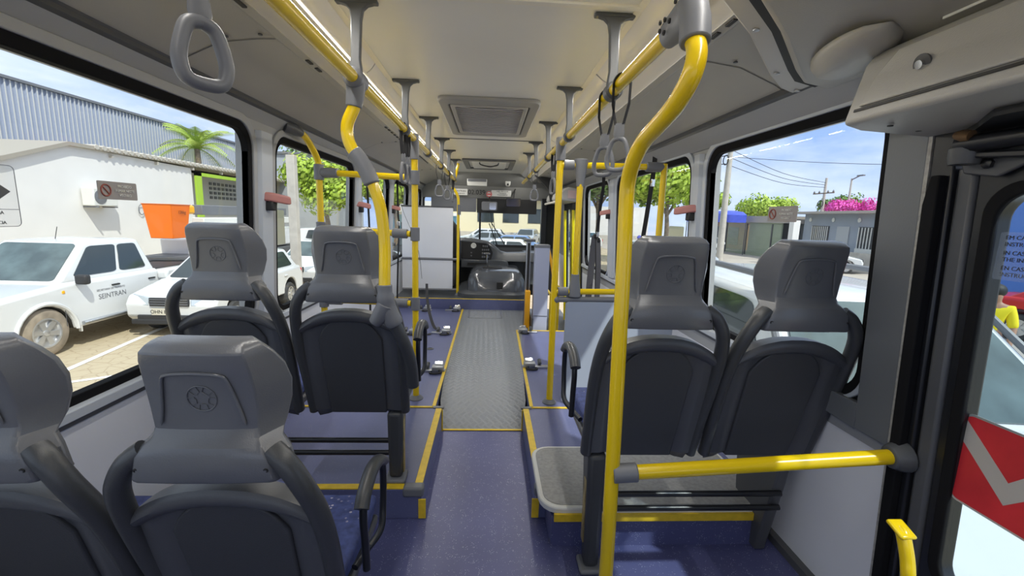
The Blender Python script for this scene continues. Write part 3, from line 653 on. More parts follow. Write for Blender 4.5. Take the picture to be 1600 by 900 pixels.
# grey partition with its grey bar
t = thing('partition', 'pale grey partition panel with a grey top bar on the right, between aisle pole and wall', 'partition', (.53, 2.9, .155))
MB().prism(rrect(0, .76, .01, .735, .02), lambda u, v, d: V((u, d, v)), -.012, .012).obj('panel', mat('pale grey board', (.36, .41, .50), .4), t, bevel=.002)
MB().tube([V((-.06, 0, .748)), V((.78, .02, .755))], .0195, 14).obj('top_bar', M['grey'], t)
MB().ball((-.07, 0, .748), .027, 14, 10).obj('bar_end', M['grey'], t)
# small feet seen behind the near armrests
for x, lab in ((-.50, 0),): pass

# ================================================================== WINDOW FITTINGS
def hammer(label, s, y, z, pl='pink'):
    t = thing('emergency_handle', label, 'emergency handle', WX(s, y, z, .03), 0, 'window emergency handles')
    # long body reaching along the pillar and into the aisle
    q = -s
    b = MB().loft([[V((q*a, yy-w, zz-.024)), V((q*a, yy+w, zz-.024)), V((q*a, yy+w*.8, zz+.024)), V((q*a, yy-w*.8, zz+.024))] for a, yy, w, zz in ((-.025, -.03, .030, .006), (.015, -.01, .036, .005), (.05, .03, .034, -.004), (.078, .07, .024, -.012))])
    b.obj('handle_cover', M[pl], t, bevel=.010, seg=3)
    MB().box((q*.005, -.01, -.045), (.05, .055, .05)).obj('handle_base', M['ink'], t, bevel=.008)
    return t
hammer('faded red emergency handle on the pillar between the first and second left windows', -1, 2.52, 1.515)
hammer('faded red emergency handle on the pillar between the second and third left windows', -1, 4.22, 1.52)
hammer('faded red emergency handle on the pillar between the third and fourth left windows', -1, 5.61, 1.52)
hammer('faded red emergency handle on the pillar right of the second right window', 1, 2.72, 1.53)
hammer('faded red emergency handle on the pillar right of the third right window', 1, 4.66, 1.53)
def belt(label, pts, w=.022, m='strap', buckle=None):
    t = thing('seat_belt', label, 'belt', pts[0], 0, 'hanging wheelchair belts'); p0 = V(pts[0])
    c = cat_spline([V(p)-p0 for p in pts], 5)
    MB().tube(c, w, 6, sq=(.12, 1), up=(.5, .86, 0)).obj('webbing', M[m], t)
    if buckle: MB().box(V(buckle)-p0, (.03, .05, .06)).obj('buckle', M['chrome'], t, bevel=.006)
    MB().box((0, 0, 0), (.03, .05, .05)).obj('anchor', M['ink'], t, bevel=.006)
belt('black belt hanging over the third left window', [(-1.19, 4.30, 1.93), (-1.2, 4.38, 1.7), (-1.21, 4.45, 1.42), (-1.21, 4.46, 1.27), (-1.22, 4.5, .9), (-1.23, 4.5, .45), (-1.23, 4.48, .17)], .016, buckle=(-1.21, 4.45, 1.27))
belt('black belt with buckle hanging over the fourth left window', [(-1.19, 5.72, 1.93), (-1.2, 5.78, 1.75), (-1.21, 5.85, 1.42), (-1.21, 5.9, 1.30), (-1.22, 5.85, .8), (-1.23, 5.8, .17)], .018, buckle=(-1.21, 5.88, 1.32))
belt('thin loop of belt swinging from the fourth left window to the partition', [(-1.19, 5.75, 1.9), (-1.17, 5.95, 1.70), (-1.16, 5.93, 1.62), (-1.15, 5.85, 1.50), (-1.0, 6.1, 1.0), (-.95, 6.15, .55)], .008)
belt('black belt hanging right of the second right window', [(1.22, 3.30, 1.96), (1.23, 3.34, 1.80), (1.235, 3.42, 1.5), (1.24, 3.50, 1.2), (1.25, 3.52, .8), (1.27, 3.5, .2)], .020, buckle=(1.235, 3.36, 1.74))
belt('black belt with a hanging loop at the third right window', [(1.20, 4.72, 1.95), (1.22, 4.78, 1.80), (1.23, 4.92, 1.5), (1.24, 5.0, 1.2), (1.25, 4.98, .9), (1.26, 4.95, .5)], .020, buckle=(1.235, 4.97, 1.28))
belt('wide grey belt below the buckle at the third right window', [(1.22, 5.02, 1.26), (1.22, 5.10, .95), (1.22, 5.16, .6), (1.22, 5.2, .3)], .045, 'belt')
belt('slim grey belt beside the wide one at the third right window', [(1.24, 4.93, 1.22), (1.25, 4.88, .9), (1.25, 4.86, .6), (1.25, 4.86, .3)], .03, 'belt')
def sticker(label, side, ya, yb, z0, z1, m, name='window_sticker', lines=None, txt=None):
    t = thing(name, label, 'sticker', WX(side, (ya+yb)/2, (z0+z1)/2, -.029))
    w, h = (yb-ya)/2, (z1-z0)/2
    f = lambda u, v, d: V((-side*d-side*.045*v*0, u, v))
    MB().prism(rrect(-w, w, -h, h, min(w, h)*.15), f, 0, .0015).obj('sticker_film', M[m], t)
    return t, f, w, h
# no-smoking stickers: ring with slash and lines of small text
def nosmoke(label, side, ya, yb, z0, z1):
    t, f, w, h = sticker(label, side, ya, yb, z0, z1, 'sticker')
    lead = -1 if side < 0 else 1            # symbol at the left as seen from inside
    c = lead*(w-h*1.0)
    b = MB(); b.tube([f(c+h*.62*math.cos(q), h*.62*math.sin(q), .0025) for q in [2*math.pi*k/24 for k in range(24)]], h*.08, 6, loop=True)
    b.tube([f(c-h*.42*lead*-1, h*.42, .0025), f(c+h*.42*lead*-1, -h*.42, .0025)], h*.07, 6)
    b.obj('no_smoking_sign', mat('dull red ink', (.30, .08, .06), .6), t)
    for k, ln in enumerate(('PROIBIDO', 'FUMAR NESTE', 'VEICULO')):
        text('sticker_text', ln, h*.42, f(c-lead*(h*.9+w*.62), h*.5-k*h*.5, .003)+t.location, (0, -lead, 0), (0, 0, 1), M['paper'], t)
nosmoke('brown no smoking sticker on the first left window', -1, 1.515, 1.675, 1.468, 1.528)
nosmoke('brown no smoking sticker on the first right window', 1, 1.84, 2.04, 1.465, 1.535)
t, f, w, h = sticker('emergency exit sticker with an arrow at the edge of the first left window', -1, 1.04, 1.268, 1.385, 1.545, 'sticker')
t.children[0].data.materials[0] = glass('clear film', (.97, .97, .97), haze=.12)
b = MB(); b.tube([f(*p, .002) for p in rrect(-w, w, -h, h, .012)], .0009, 5, loop=True); b.tube([f(-w, -h+.045, .002), f(w, -h+.045, .002)], .0008, 5); b.obj('sticker_outline', M['grey'], t)
MB().prism([(-.02, .01), (.045, .01), (.045, -.012+.048), (.075, .008-.0), (.092, .012), (.045, -.028), (.045, -.008), (-.02, -.008)][:3]+[(.045, .050), (.098, .012), (.045, -.026), (.045, -.004), (-.02, -.004)], f, .001, .002).obj('sticker_arrow', M['brk'], t)
for k, ln in enumerate(('SAIDA DE EMERGENCIA', 'EMERGENCY EXIT', 'SALIDA DE EMERGENCIA')): text('sticker_text', ln, .012, f(0.01, -h+.036-k*.013, .002)+t.location, (0, 1, 0), (0, 0, 1), M['brk'], t)
t, f, w, h = sticker('faded greenish paper strip on the edge of the second left window', -1, 2.71, 2.82, 1.24, 1.45, 'paper')
t.children[0].data.materials[0] = mat('faded paper', (.55, .58, .45), .7)
t, f, w, h = sticker('faded yellowish paper strip on the second right window', 1, 2.95, 3.20, 1.27, 1.42, 'paper')
t.children[0].data.materials[0] = bpy.data.materials['faded paper']
# ================================================================== REAR RIGHT: overhead box, fan fairing, door
t = thing('overhead_box', 'grey locker with a lock above the rear door at the top right', 'locker', (0, .45, 0))
sec = [(.996, 1.736), (1.0, 1.752), (1.012, 1.80), (1.037, 1.894), (1.060, 1.925), (1.095, 1.942), (1.17, 1.962), (1.25, 1.962), (1.262, 1.712), (1.05, 1.722)]
MB().loft([[V((x, y, z)) for x, z in sec] for y in (-1.2, .80)]).obj('box_body', M['cove'], t, bevel=.012, seg=3, sharp=35)
f = lambda u, v, d: V((1.003+(v-1.77)*.26-d, u, v))
pl = MB().prism([(-1.2, 1.775), (.755, 1.775), (.735, 1.85), (.69, 1.905), (-1.2, 1.905)], f, -.01, .007).obj('locker_door', M['cove'], t, bevel=.005, seg=3)
MB().loft([[f(.30, 1.79, .006), f(.22, 1.79, .006), f(.22, 1.87, .006), f(.34, 1.895, .006)], [f(.10, 1.80, .026), f(.06, 1.80, .026), f(.06, 1.85, .022), f(.10, 1.86, .022)]]).obj('door_ridge', M['cove'], pl, bevel=.006)
MB().prism([(-1.2, 1.765), (.77, 1.765), (.77, 1.772), (-1.2, 1.772)], f, -.01, .002).obj('gap', M['ink'], t)
b = MB().lathe([(.022, 0), (.022, .004), (.012, .004)], f(.60, 1.838, .006), (-1, 0, -.2), 18); b.obj('lock_recess', M['dark'], pl)
MB().lathe([(.010, 0), (.010, .010), (.002, .010)], f(.60, 1.836, .008), (-1, 0, -.2), 16).obj('lock', M['chrome'], pl)
MB().box((1.075, .55, 1.952), (.004, .16, .006)).obj('lamp_slit', M['paper'], t)
MB().prism([(1.10, -1.2), (1.10, .50), (1.20, .62), (1.255, .70), (1.255, -1.2)], lambda u, v, d: V((u, v, d)), 1.70, 1.7165).obj('motor_cavity', M['black'], t)
for x, y in ((1.05, .70), (1.17, .74)): MB().lathe([(.007, 0), (.007, -.003), (.003, -.003)], (x, y, 1.719), (0, 0, 1), 10).obj('screw', M['ink'], t)
zp = lambda x: 2.085-.22*(x-.72)
def plate(poly, d0, d1): return MB().loft([[V((x, y, zp(x)-d0)) for x, y in poly], [V((x, y, zp(x)-d1)) for x, y in poly]])
t = thing('fan_housing', 'large grey ventilator housing with a lens-shaped bulge on the right cove', 'ventilator', (0, 0, 0))
plate([(.60, -.6), (.60, 1.285), (.80, 1.44), (1.02, 1.66), (1.11, 1.73), (1.16, 1.74), (1.25, 1.72), (1.25, -.6)], -.02, .028).obj('rim', M['duct'], t, bevel=.008)
plate([(.68, -.6), (.68, 1.26), (.84, 1.385), (1.03, 1.575), (1.10, 1.635), (1.22, 1.635), (1.235, -.6)], .0, .031).obj('gap', M['ink'], t)
def hs(x, y): return .050+.03*math.exp(-((x-.95)/.2)**2)
MB().loft([[V((x, y, zp(x)-.02)) for x, y in [(.70, -.6), (.70, 1.25), (.85, 1.37), (1.04, 1.56), (1.105, 1.615), (1.215, 1.615), (1.228, -.6)]], [V((x, y, zp(x)-d)) for x, y, d in [(.72, -.6, .055), (.72, 1.235, .05), (.86, 1.35, .055), (1.045, 1.535, .055), (1.11, 1.59, .050), (1.205, 1.59, .045), (1.215, -.6, .05)]]]).obj('body', M['cove'], t, bevel=.012, seg=3)
b = MB(); R = []
for i in range(13):
    u = -1+2*i/12; w = .12*math.sqrt(max(0, 1-u*u))+.002; yc = 1.33+.19*u
    R.append([V((1.06+.06*u+w*math.cos(q)*.8, yc, zp(1.06)-.045-.055*max(0, math.sin(q))*math.sqrt(max(0, 1-u*u)))) for q in [math.pi*k/10 for k in range(11)]])
b.loft(R, closed=False); b.obj('bulge', M['cove'], t, sharp=60, solid=.004)
for x, y in ((.80, 1.40), (1.02, 1.62), (1.16, 1.70)): MB().lathe([(.010, 0), (.010, -.004), (.004, -.006)], (x, y, zp(x)-.029), (0, 0, 1), 12).obj('screw', M['steel'], t)

# wall piece between the last right window and the rear door: dark quarter panel
qp = mat('dark grey quarter panel', (.15, .16, .17), .45, bump=(200, .15))
struct(MB().prism([(1.244, .75), (1.375, .75), (1.375, 1.90), (1.244, 1.90)], lambda u, v, d: WX(1, u, v, d), .0, .030).obj('trim_30', qp, bevel=.003))
struct(MB().prism([(1.375, .745), (1.80, .765), (1.80, .84), (1.375, .84)], lambda u, v, d: WX(1, u, v, d), .0, .028).obj('trim_30', qp, bevel=.003))
# rear door: frame, rubber, glass
dr = bpy.data.objects.new('door_1', None); S.collection.objects.link(dr); struct(dr)
fw = lambda u, v, d: WX(1, u, v, d)
MB().prism([(1.232, -.02), (1.244, -.02), (1.244, 1.86), (1.232, 1.86)], fw, -.03, .030).obj('edge_trim', mat('worn pale edge trim', (.36, .35, .32), .6, noise=(60, .25)), dr)
MB().prism([(1.165, -.1), (1.231, -.1), (1.231, 1.86), (1.165, 1.86)], fw, -.05, .028).obj('door_post', M['black'], dr, bevel=.006)
MB().prism([(1.185, .3), (1.215, .3), (1.215, 1.52), (1.20, 1.60), (1.175, 1.60)], fw, .028, .055).obj('rubber_flap', M['rubber'], dr, bevel=.004)
MB().prism([(1.112, -.1), (1.160, -.1), (1.160, 1.62), (1.112, 1.62)], fw, -.04, .022).obj('door_stile', M['dark'], dr, bevel=.010)
g1 = rrect(.30, 1.055, .43, 1.545, .07, 8); g2 = rrect(.24, 1.110, .02, 1.625, .02, 8)
MB().ring2(g2, g1, fw, -.03, .012).obj('door_frame', M['black'], dr, bevel=.006)
MB().ring2(rrect(.275, 1.085, .405, 1.575, .085, 8), g1, fw, .008, .020).obj('glass_seal', M['rubber'], dr, bevel=.004)
MB().prism(rrect(.29, 1.07, .42, 1.56, .07, 8), fw, -.006, -.002).obj('door_glass', M['tint'], dr)
MB().prism([(-.55, .0), (.235, .0), (.235, 1.62), (-.55, 1.62)], fw, -.03, .010).obj('door_leaf', M['black'], dr, bevel=.006)
MB().prism([(-.6, 1.63), (1.165, 1.63), (1.165, 1.72), (-.6, 1.72)], fw, -.03, .02).obj('door_header', M['dark'], dr, bevel=.004)
MB().prism([(1.055, 1.585), (1.135, 1.60), (1.15, 1.64), (1.14, 1.70), (1.02, 1.70), (.98, 1.62)], fw, .02, .032).obj('hinge_plate', M['dark'], dr, bevel=.004)
for y, z, r in ((1.075, 1.62, .013), (1.12, 1.655, .010), (1.04, 1.66, .010)): MB().lathe([(r, 0), (r, .012), (r*.5, .016)], WX(1, y, z, .03), (-1, 0, 0), 6).obj('hinge_bolt', M['black'], dr)
t = thing('door_motor', 'black pivot mechanism with bolts under the grey locker above the rear door', 'door mechanism', (1.24, 1.0, 1.69))
MB().tube([V((-.02, .12, -.02)), V((.0, -.9, -.02))], .022, 12).obj('shaft', M['black'], t)
MB().lathe([(.03, -.04), (.034, -.02), (.034, .0), (.02, .015), (.02, .03)], (-.01, .11, -.03), (0, 0, 1), 18).obj('pivot', M['dark'], t)
MB().lathe([(.014, -.02), (.016, 0), (.010, .02)], (-.035, .10, .0), (0, 1, .2), 10).obj('pin', mat('rusty steel', (.20, .12, .06), .6, metal=.6), t)
MB().loft([[V((-.02, .10, -.04)), V((.02, .11, -.04)), V((.02, .11, -.055)), V((-.02, .10, -.055))], [V((.0, -.25, -.07)), V((.05, -.25, -.07)), V((.05, -.25, -.09)), V((.0, -.25, -.09))]]).obj('arm', M['black'], t, bevel=.004)
t = thing('warning_sticker', 'red sticker with a pale V-shaped arrow on the rear door glass', 'sticker', WX(1, .895, .83, .002))
fs = lambda u, v, d: V((-d-.045*v*0, u, v))
def rs(pts, d0, d1): return MB().prism(pts, fs, d0, d1)
rs(rrect(-.170, .170, -.128, .128, .022), 0, .001).obj('sticker_edge', M['greyrefl'], t)
rs(rrect(-.164, .164, -.122, .122, .018), .001, .0016).obj('sticker_film', M['redrefl'], t)
rs([(.164, .092), (.045, -.066), (-.074, .092), (-.164, .122), (-.08, .122), (-.0, .0), (.045, -.010), (.125, .098), (.150, .110)][0:0] or [(.166, .050), (.045, -.070), (-.115, .090), (-.085, .122), (-.070, .122), (.045, -.008), (.166, .112)], .0016, .0022).obj('arrow', M['greyrefl'], t)
t = thing('instruction_sticker', 'clear sticker with emergency instructions in three languages on the rear door glass', 'sticker', WX(1, .92, 1.39, .002))
MB().prism(rrect(-.13, .13, -.06, .06, .006), fs, 0, .0008).obj('sticker_film', glass('clear blue film', (.86, .90, .97), haze=.10), t)
for k_, ln in enumerate(('EM CASO DE EMERGENCIA', 'INSTRUCOES ACIMA DA PORTA', 'IN CASE OF EMERGENCY', 'THE INSTRUCTIONS ABOVE', 'EN CASO DE EMERGENCIA', 'INSTRUCCIONES ARRIBA')):
    o = text('sticker_text', ln, .0145, WX(1, 1.035, 1.436-k_*.0165-(k_//2)*.005, .004), (0, -1, 0), (0, 0, 1), M['ink'], t, align='LEFT')
t = thing('door_handle_bar', 'bent yellow grab handle low on the rear door', 'grab handle', (1.13, 1.0, .4))
MB().tube(cat_spline([V((.12, -.02, -.35)), V((.03, -.06, -.05)), V((.0, -.045, .12)), V((.0, -.03, .18)), V((-.0, -.01, .232)), V((.005, .005, .243))], 6), .0165, 14).obj('handle_tube', M['yellow'], t)
MB().box((0, .0, .247), (.045, .055, .012), Matrix.Rotation(.35, 3, 'X')).obj('handle_plate', M['yellow'], t, bevel=.005)
t = thing('floor_pedal', 'small dark bracket standing on the blue floor behind the right seat pair', 'bracket', (.46, 1.02, .0))
MB().loft([[V((-.012, -.01, 0)), V((.05, -.03, 0)), V((.05, .03, 0)), V((-.012, .01, 0))], [V((-.010, -.006, .17)), V((.012, -.01, .12)), V((.012, .01, .12)), V((-.010, .006, .17))]]).obj('bracket_body', M['dark'], t, bevel=.004)

# ================================================================== CEILING FITTINGS
t = thing('air_return_grille', 'large rectangular grey air conditioning grille on the white ceiling', 'air conditioner grille', (-.022, 3.54, 2.2))
f2 = lambda u, v, d: V((u, v, -d))
MB().ring2(rrect(-.335, .335, -.62, .62, .06), rrect(-.272, .272, -.50, .50, .03), f2, -.005, .028).obj('grille_frame', mat('warm grey plastic', (.30, .295, .28), .4), t, bevel=.012, seg=3)
MB().ring2(rrect(-.272, .272, -.50, .50, .03), rrect(-.262, .262, -.49, .49, .025), f2, -.005, .020).obj('gap', M['ink'], t)
MB().ring2(rrect(-.262, .262, -.49, .49, .025), rrect(-.232, .232, -.44, .44, .02), f2, -.005, .030).obj('grille_inner_frame', M['cove'], t, bevel=.006)
b = MB()
for i in range(20):
    y = -.425+.85*i/19
    b.loft([[V((x, y+.012+.02*(1-(x/.232)**2)*0, -.010-.016*(1-(x/.25)**2))), V((x, y-.004, -.022-.016*(1-(x/.25)**2))), V((x, y-.008, -.020-.016*(1-(x/.25)**2))), V((x, y+.008, -.008-.016*(1-(x/.25)**2)))] for x in [-.232+.464*k/8 for k in range(9)]])
b.obj('grille_slats', M['lampcover'], t)
MB().box((0, 0, -.002), (.47, .9, .004)).obj('grille_backing', M['ink'], t)
t = thing('roof_hatch', 'open framed roof hatch with a wire handle near the front of the ceiling', 'roof hatch', (-.022, 6.55, 2.2))
MB().ring2(rrect(-.37, .35, -.58, .58, .03), rrect(-.30, .28, -.46, .46, .03), f2, -.005, .02).obj('hatch_frame', M['dark'], t, bevel=.006)
MB().prism(rrect(-.25, .23, -.40, .40, .03), f2, .008, .022).obj('hatch_panel', M['ceil'], t, bevel=.006)
MB().tube(cat_spline([V((-.14, -.42, -.03)), V((-.12, -.45, -.06)), V((0, -.47, -.085)), V((.10, -.45, -.06)), V((.12, -.42, -.03))], 5), .008, 8).obj('hatch_handle', M['ink'], t)
MB().tube(cat_spline([V((-.14, -.30, -.03)), V((-.10, -.28, -.05)), V((0, -.26, -.055)), V((.10, -.28, -.05)), V((.12, -.30, -.03))], 5), .007, 8).obj('hatch_handle', M['chrome'], t)

# ================================================================== FRONT OF THE BUS
t = thing('driver_partition', 'white two-panel partition board behind the driver seat', 'partition', (-.53, 6.3, .30))
fp = lambda u, v, d: V((u, d, v))
MB().prism(rrect(-.72, 0, .535, 1.25, .012), fp, -.012, .012).obj('upper_panel', M['white'], t)
MB().prism(rrect(-.72, 0, .09, .51, .012), fp, -.012, .012).obj('lower_panel', M['white'], t)
for z in (.522, .075): MB().tube([V((-.72, -.01, z)), V((.07, -.01, z))], .018, 12).obj('partition_bar', M['grey'], t)
MB().box((-.36, 0, 1.262), (.74, .03, .022)).obj('top_cap', M['dark'], t)
t = thing('driver_pole', 'slim bent yellow pole beside the driver partition', 'pole', (-.455, 6.28, .30))
MB().tube(cat_spline([V((0, 0, 0)), V((0, 0, .8)), V((0, 0, 1.30)), V((-.005, 0, 1.40)), V((-.04, 0, 1.48)), V((-.09, 0, 1.54))], 6), .020, 12).obj('pole_tube', M['yellow'], t)
MB().tube([V((-.06, -.02, 1.62)), V((-.005, -.05, 1.82)), V((.0, -.05, 1.86))], .020, 12).obj('upper_tube', M['yellow'], t)
MB().lathe([(.03, 0), (.05, .01), (.05, .03)], (0, -.05, 1.865), (0, 0, 1), 14).obj('ceiling_socket', M['cream'], t)
MB().lathe([(.026, 1.16), (.026, 1.30)], (0.01, 0, 0), (0, 0, 1), 14).obj('sleeve', M['grey'], t)
MB().lathe([(.045, 0), (.045, .006), (.026, .03)], (0, 0, .002), (0, 0, 1), 14).obj('floor_socket', M['grey'], t)
t = thing('driver_chair', 'black high-backed driver seat behind the white partition', 'seat', (-.72, 6.95, .30))
MB().loft([[V((x*w, -.08+y-.10*(z-.55), z)) for x, y in ((-1, 0), (-.8, -.07), (.8, -.07), (1, 0), (.8, .06), (-.8, .06))] for z, w in ((.5, .25), (.7, .27), (.95, .26), (1.05, .17), (1.12, .13), (1.25, .12), (1.28, .08))]).obj('backrest', M['ink'], t, bevel=.02, seg=2)
MB().box((0, .18, .48), (.5, .5, .14)).obj('seat_cushion', M['ink'], t, bevel=.04)
MB().box((0, .15, .22), (.36, .36, .40)).obj('seat_base', M['dark'], t, bevel=.02)
t = thing('steering_wheel', 'black steering wheel behind the dashboard edge', 'steering wheel', (-.66, 7.42, .93)); t.rotation_euler = (math.radians(-35), 0, 0)
MB().tube([V((.235*math.cos(q), .235*math.sin(q), 0)) for q in [2*math.pi*k/32 for k in range(32)]], .017, 8, loop=True).obj('rim', M['ink'], t)
b = MB()
for q in (.3, 2.84, 4.71): b.tube([V((0, 0, -.03)), V((.23*math.cos(q), .23*math.sin(q), 0))], .014, 8)
b.lathe([(.07, -.03), (.07, .0), (.04, .01)], (0, 0, 0), (0, 0, 1), 18); b.tube([V((0, 0, -.02)), V((0, .0, -.5))], .03, 10); b.obj('hub', M['alu'], t)
# dashboard
t = thing('dashboard', 'dark grey bus dashboard with round gauge and rows of switches', 'dashboard', (0, 7.2, .30))
D = [(-1.25, .72), (-.95, .80), (-.55, .79), (-.25, .78), (-.02, .735), (.10, .66), (.20, .57), (.30, .55), (.6, .565), (.9, .56)]
b = MB(); b.loft([[V((x, .0, .42)), V((x, .02, zt-.05)), V((x, .08, zt)), V((x, .85, zt-.04)), V((x, 1.0, 0)), V((x, .3, 0)), V((x, .12, .40))] for x, zt in D]); b.obj('dash_body', M['dash'], t, sharp=40)
f3 = lambda u, v, d: V((u, -.0-d+.0+.03*(v-.45), v))
pn = MB().prism([(-.46, .45), (.02, .43), (.05, .55), (.01, .65), (-.06, .70), (-.46, .73)], f3, -.01, .012).obj('instrument_panel', M['ink'], t, bevel=.008)
MB().prism([(-.47, .435), (.03, .415), (.07, .55), (.02, .665), (-.05, .72), (-.47, .75), (-.47, .735), (-.06, .705), (.012, .655), (.054, .55), (.02, .428), (-.47, .448)], f3, .0, .02).obj('panel_rim', M['dash'], t)
MB().lathe([(.040, 0), (.046, .008), (.036, .014), (.030, .006)], f3(-.265, .665, .012), (0, -1, 0), 22).obj('gauge', M['paper'], pn)
for r in range(4):
    for c in range(4 if r else 3):
        MB().box(f3(-.115+c*.032-(.0 if r else -.01), .66-r*.058, .016), (.024, .012, .034)).obj('switch', M['grey'], pn, bevel=.003)
for r in range(2): MB().box(f3(-.30, .55-r*.05, .015), (.02, .008, .02)).obj('switch', M['grey'], pn)
MB().loft([[V((x, .02-w, z)) for x, z in ((-.47, .30), (.34, .30), (.30, .42), (.20, .44), (-.47, .43))] for w in (.0, .06)]).obj('centre_console', M['dash'], t, bevel=.012)
MB().box((-.20, -.045, .365), (.32, .012, .05)).obj('console_recess', M['ink'], t)
MB().loft([[V((x, y, z)) for x, y, z in ((.60, .04, .02), (.92, .04, .02), (.92, .9, .02), (.60, .9, .02))], [V((x, y, z)) for x, y, z in ((.60, .06, .55), (.92, .06, .55), (.92, .9, .55), (.60, .9, .55))]]).obj('right_console', M['dash'], t, bevel=.02)
# engine cover
t = thing('engine_cover', 'shiny grey moulded engine cover beside the driver, with a small latch', 'engine cover', (.10, 6.85, .30))
def ecr(x0, x1, y0, y1, z, r): return [V((u, v, z)) for u, v in rrect(x0, x1, y0, y1, r, 6)]
MB().loft([ecr(-.56, .50, -.80, .5, 0, .25), ecr(-.56, .50, -.80, .5, .055, .25), ecr(-.50, .45, -.74, .5, .075, .22)]).obj('plinth', M['dash'], t, sharp=50)
c = MB().loft([ecr(-.42, .44, -.66, .45, .07, .16), ecr(-.41, .43, -.64, .45, .22, .16), ecr(-.39, .40, -.58, .45, .29, .16), ecr(-.33, .36, -.36, .45, .345, .16), ecr(-.28, .32, -.2, .45, .36, .14)]).obj('cover_top', mat('glossy grey moulding', (.085, .092, .105), .16, coat=.4), t, sharp=50)
MB().box((.06, -.655, .165), (.09, .014, .10)).obj('latch', M['ink'], c, bevel=.004)
MB().box((-.05, -.10, .362), (.30, .20, .02)).obj('lever_boot', M['ink'], t, bevel=.006)
MB().tube([V((-.12, -.08, .36)), V((-.14, -.12, .48)), V((-.14, -.14, .56))], .012, 8).obj('gear_lever', M['chrome'], t)
MB().box((-.14, -.14, .58), (.10, .03, .03)).obj('lever_handle', M['chrome'], t, bevel=.010)
# fare machine: lavender box, black column with orange foot
t = thing('fare_machine', 'tall pale lavender fare machine box at the front door', 'fare machine', (.605, 5.0, -.3))
MB().box((0, 0, .72), (.165, .16, 1.40)).obj('machine_body', mat('pale lavender paint', (.40, .43, .55), .4), t, bevel=.006)
MB().box((0, 0, 1.43), (.17, .165, .035)).obj('machine_cap', M['grey'], t, bevel=.004)
MB().box((0, -.082, .62), (.165, .004, .006)).obj('seam', M['dark'], t)
t = thing('turnstile_column', 'slim black and silver column with an orange foot beside the fare machine', 'column', (.462, 5.15, .155))
MB().box((0, 0, .51), (.05, .10, 1.02)).obj('column_body', M['alu'], t, bevel=.004)
MB().box((0, -.052, .70), (.030, .006, .60)).obj('dark_strip', M['ink'], t)
MB().box((0.01, 0, 1.03), (.13, .15, .03)).obj('column_cap', M['dark'], t, bevel=.006)
MB().box((.0, -.10, .22), (.058, .10, .44)).obj('orange_foot', M['orange'], t, bevel=.004)
t = thing('orange_bar', 'short orange bar bent down behind the lavender fare machine', 'grab rail', (.72, 5.5, .3))
MB().tube(cat_spline([V((0, 0, .80)), V((.03, 0, .76)), V((.10, .0, .45)), V((.12, 0, .1))], 5), .018, 10).obj('bar_tube', M['orange'], t)
for i, (x, y, z0, z1) in enumerate(((.87, 5.3, -.3, .62), (.80, 5.45, -.3, .50))):
    t = thing('door_step_rail', ['outer', 'inner'][i]+' slim yellow rail standing in the front door steps', 'grab rail', (x, y, 0))
    MB().tube([V((0, 0, z0)), V((0, 0, z1))], .018, 10).obj('rail_post', M['yellow'], t)
    MB().tube([V((0, 0, z1-.02)), V((0, .35, z1-.02))], .018, 10).obj('rail_arm', M['yellow'], t)
# front door with yellow bar
dr = bpy.data.objects.new('door_2', None); S.collection.objects.link(dr); struct(dr)
for ya, yb in ((6.14, 6.84), (6.86, 7.56)):
    MB().ring2(rrect(ya, yb, -.30, 1.70, .02, 6), rrect(ya+.13, yb-.12, .14, 1.60, .08, 6), fw, -.03, .02).obj('door_frame', M['black'], dr, bevel=.006)
    MB().prism(rrect(ya+.10, yb-.09, .10, 1.64, .08, 6), fw, -.01, -.006).obj('door_glass', M['tint'], dr)
    MB().tube([WX(1, ya+.32, -.25, .07), WX(1, ya+.32, 1.58, .07)], .022, 10).obj('door_bar', mat('bright yellow bar', (.95, .78, .0), .3), dr)
MB().prism([(6.10, 1.70), (7.6, 1.70), (7.6, 1.86), (6.10, 1.86)], fw, -.03, .03).obj('door_header', M['black'], dr)
struct(MB().box((.99, 8.13, .75), (.10, .12, 2.1)).obj('trim_31', M['black'], bevel=.01))
t = thing('door_motor_box', 'pale grey box above the front door with rounded underside', 'locker', (1.12, 6.8, 1.76))
MB().loft([[V((x, y, z)) for x, z in ((-.17, -.02), (-.14, -.06), (.10, -.08), (.14, .10), (-.05, .13), (-.15, .06))] for y in (-.68, .75)]).obj('box_body', M['duct'], t, bevel=.02, seg=3)
MB().box((.02, -.69, .025), (.14, .008, .11)).obj('notice', mat('pinkish notice', (.70, .52, .52), .6), t)
MB().tube([V((-.2, -.6, -.08)), V((-.2, .6, -.08))], .016, 8).obj('rail', M['cream'], t)
t = thing('passenger_mirror_cover', 'dark funnel-shaped trim hanging from the ceiling corner beside the front door', 'trim piece', (.93, 6.9, 1.9))
MB().loft([[V((-.26, -.05, .20)), V((.16, -.05, .26)), V((.16, .05, .26)), V((-.26, .05, .20))], [V((-.03, -.04, -.02)), V((.12, -.04, 0)), V((.12, .04, 0)), V((-.03, .04, -.02))], [V((.0, -.03, -.20)), V((.06, -.03, -.20)), V((.06, .03, -.20)), V((.0, .03, -.20))]]).obj('trim_body', M['ink'], t, bevel=.008)
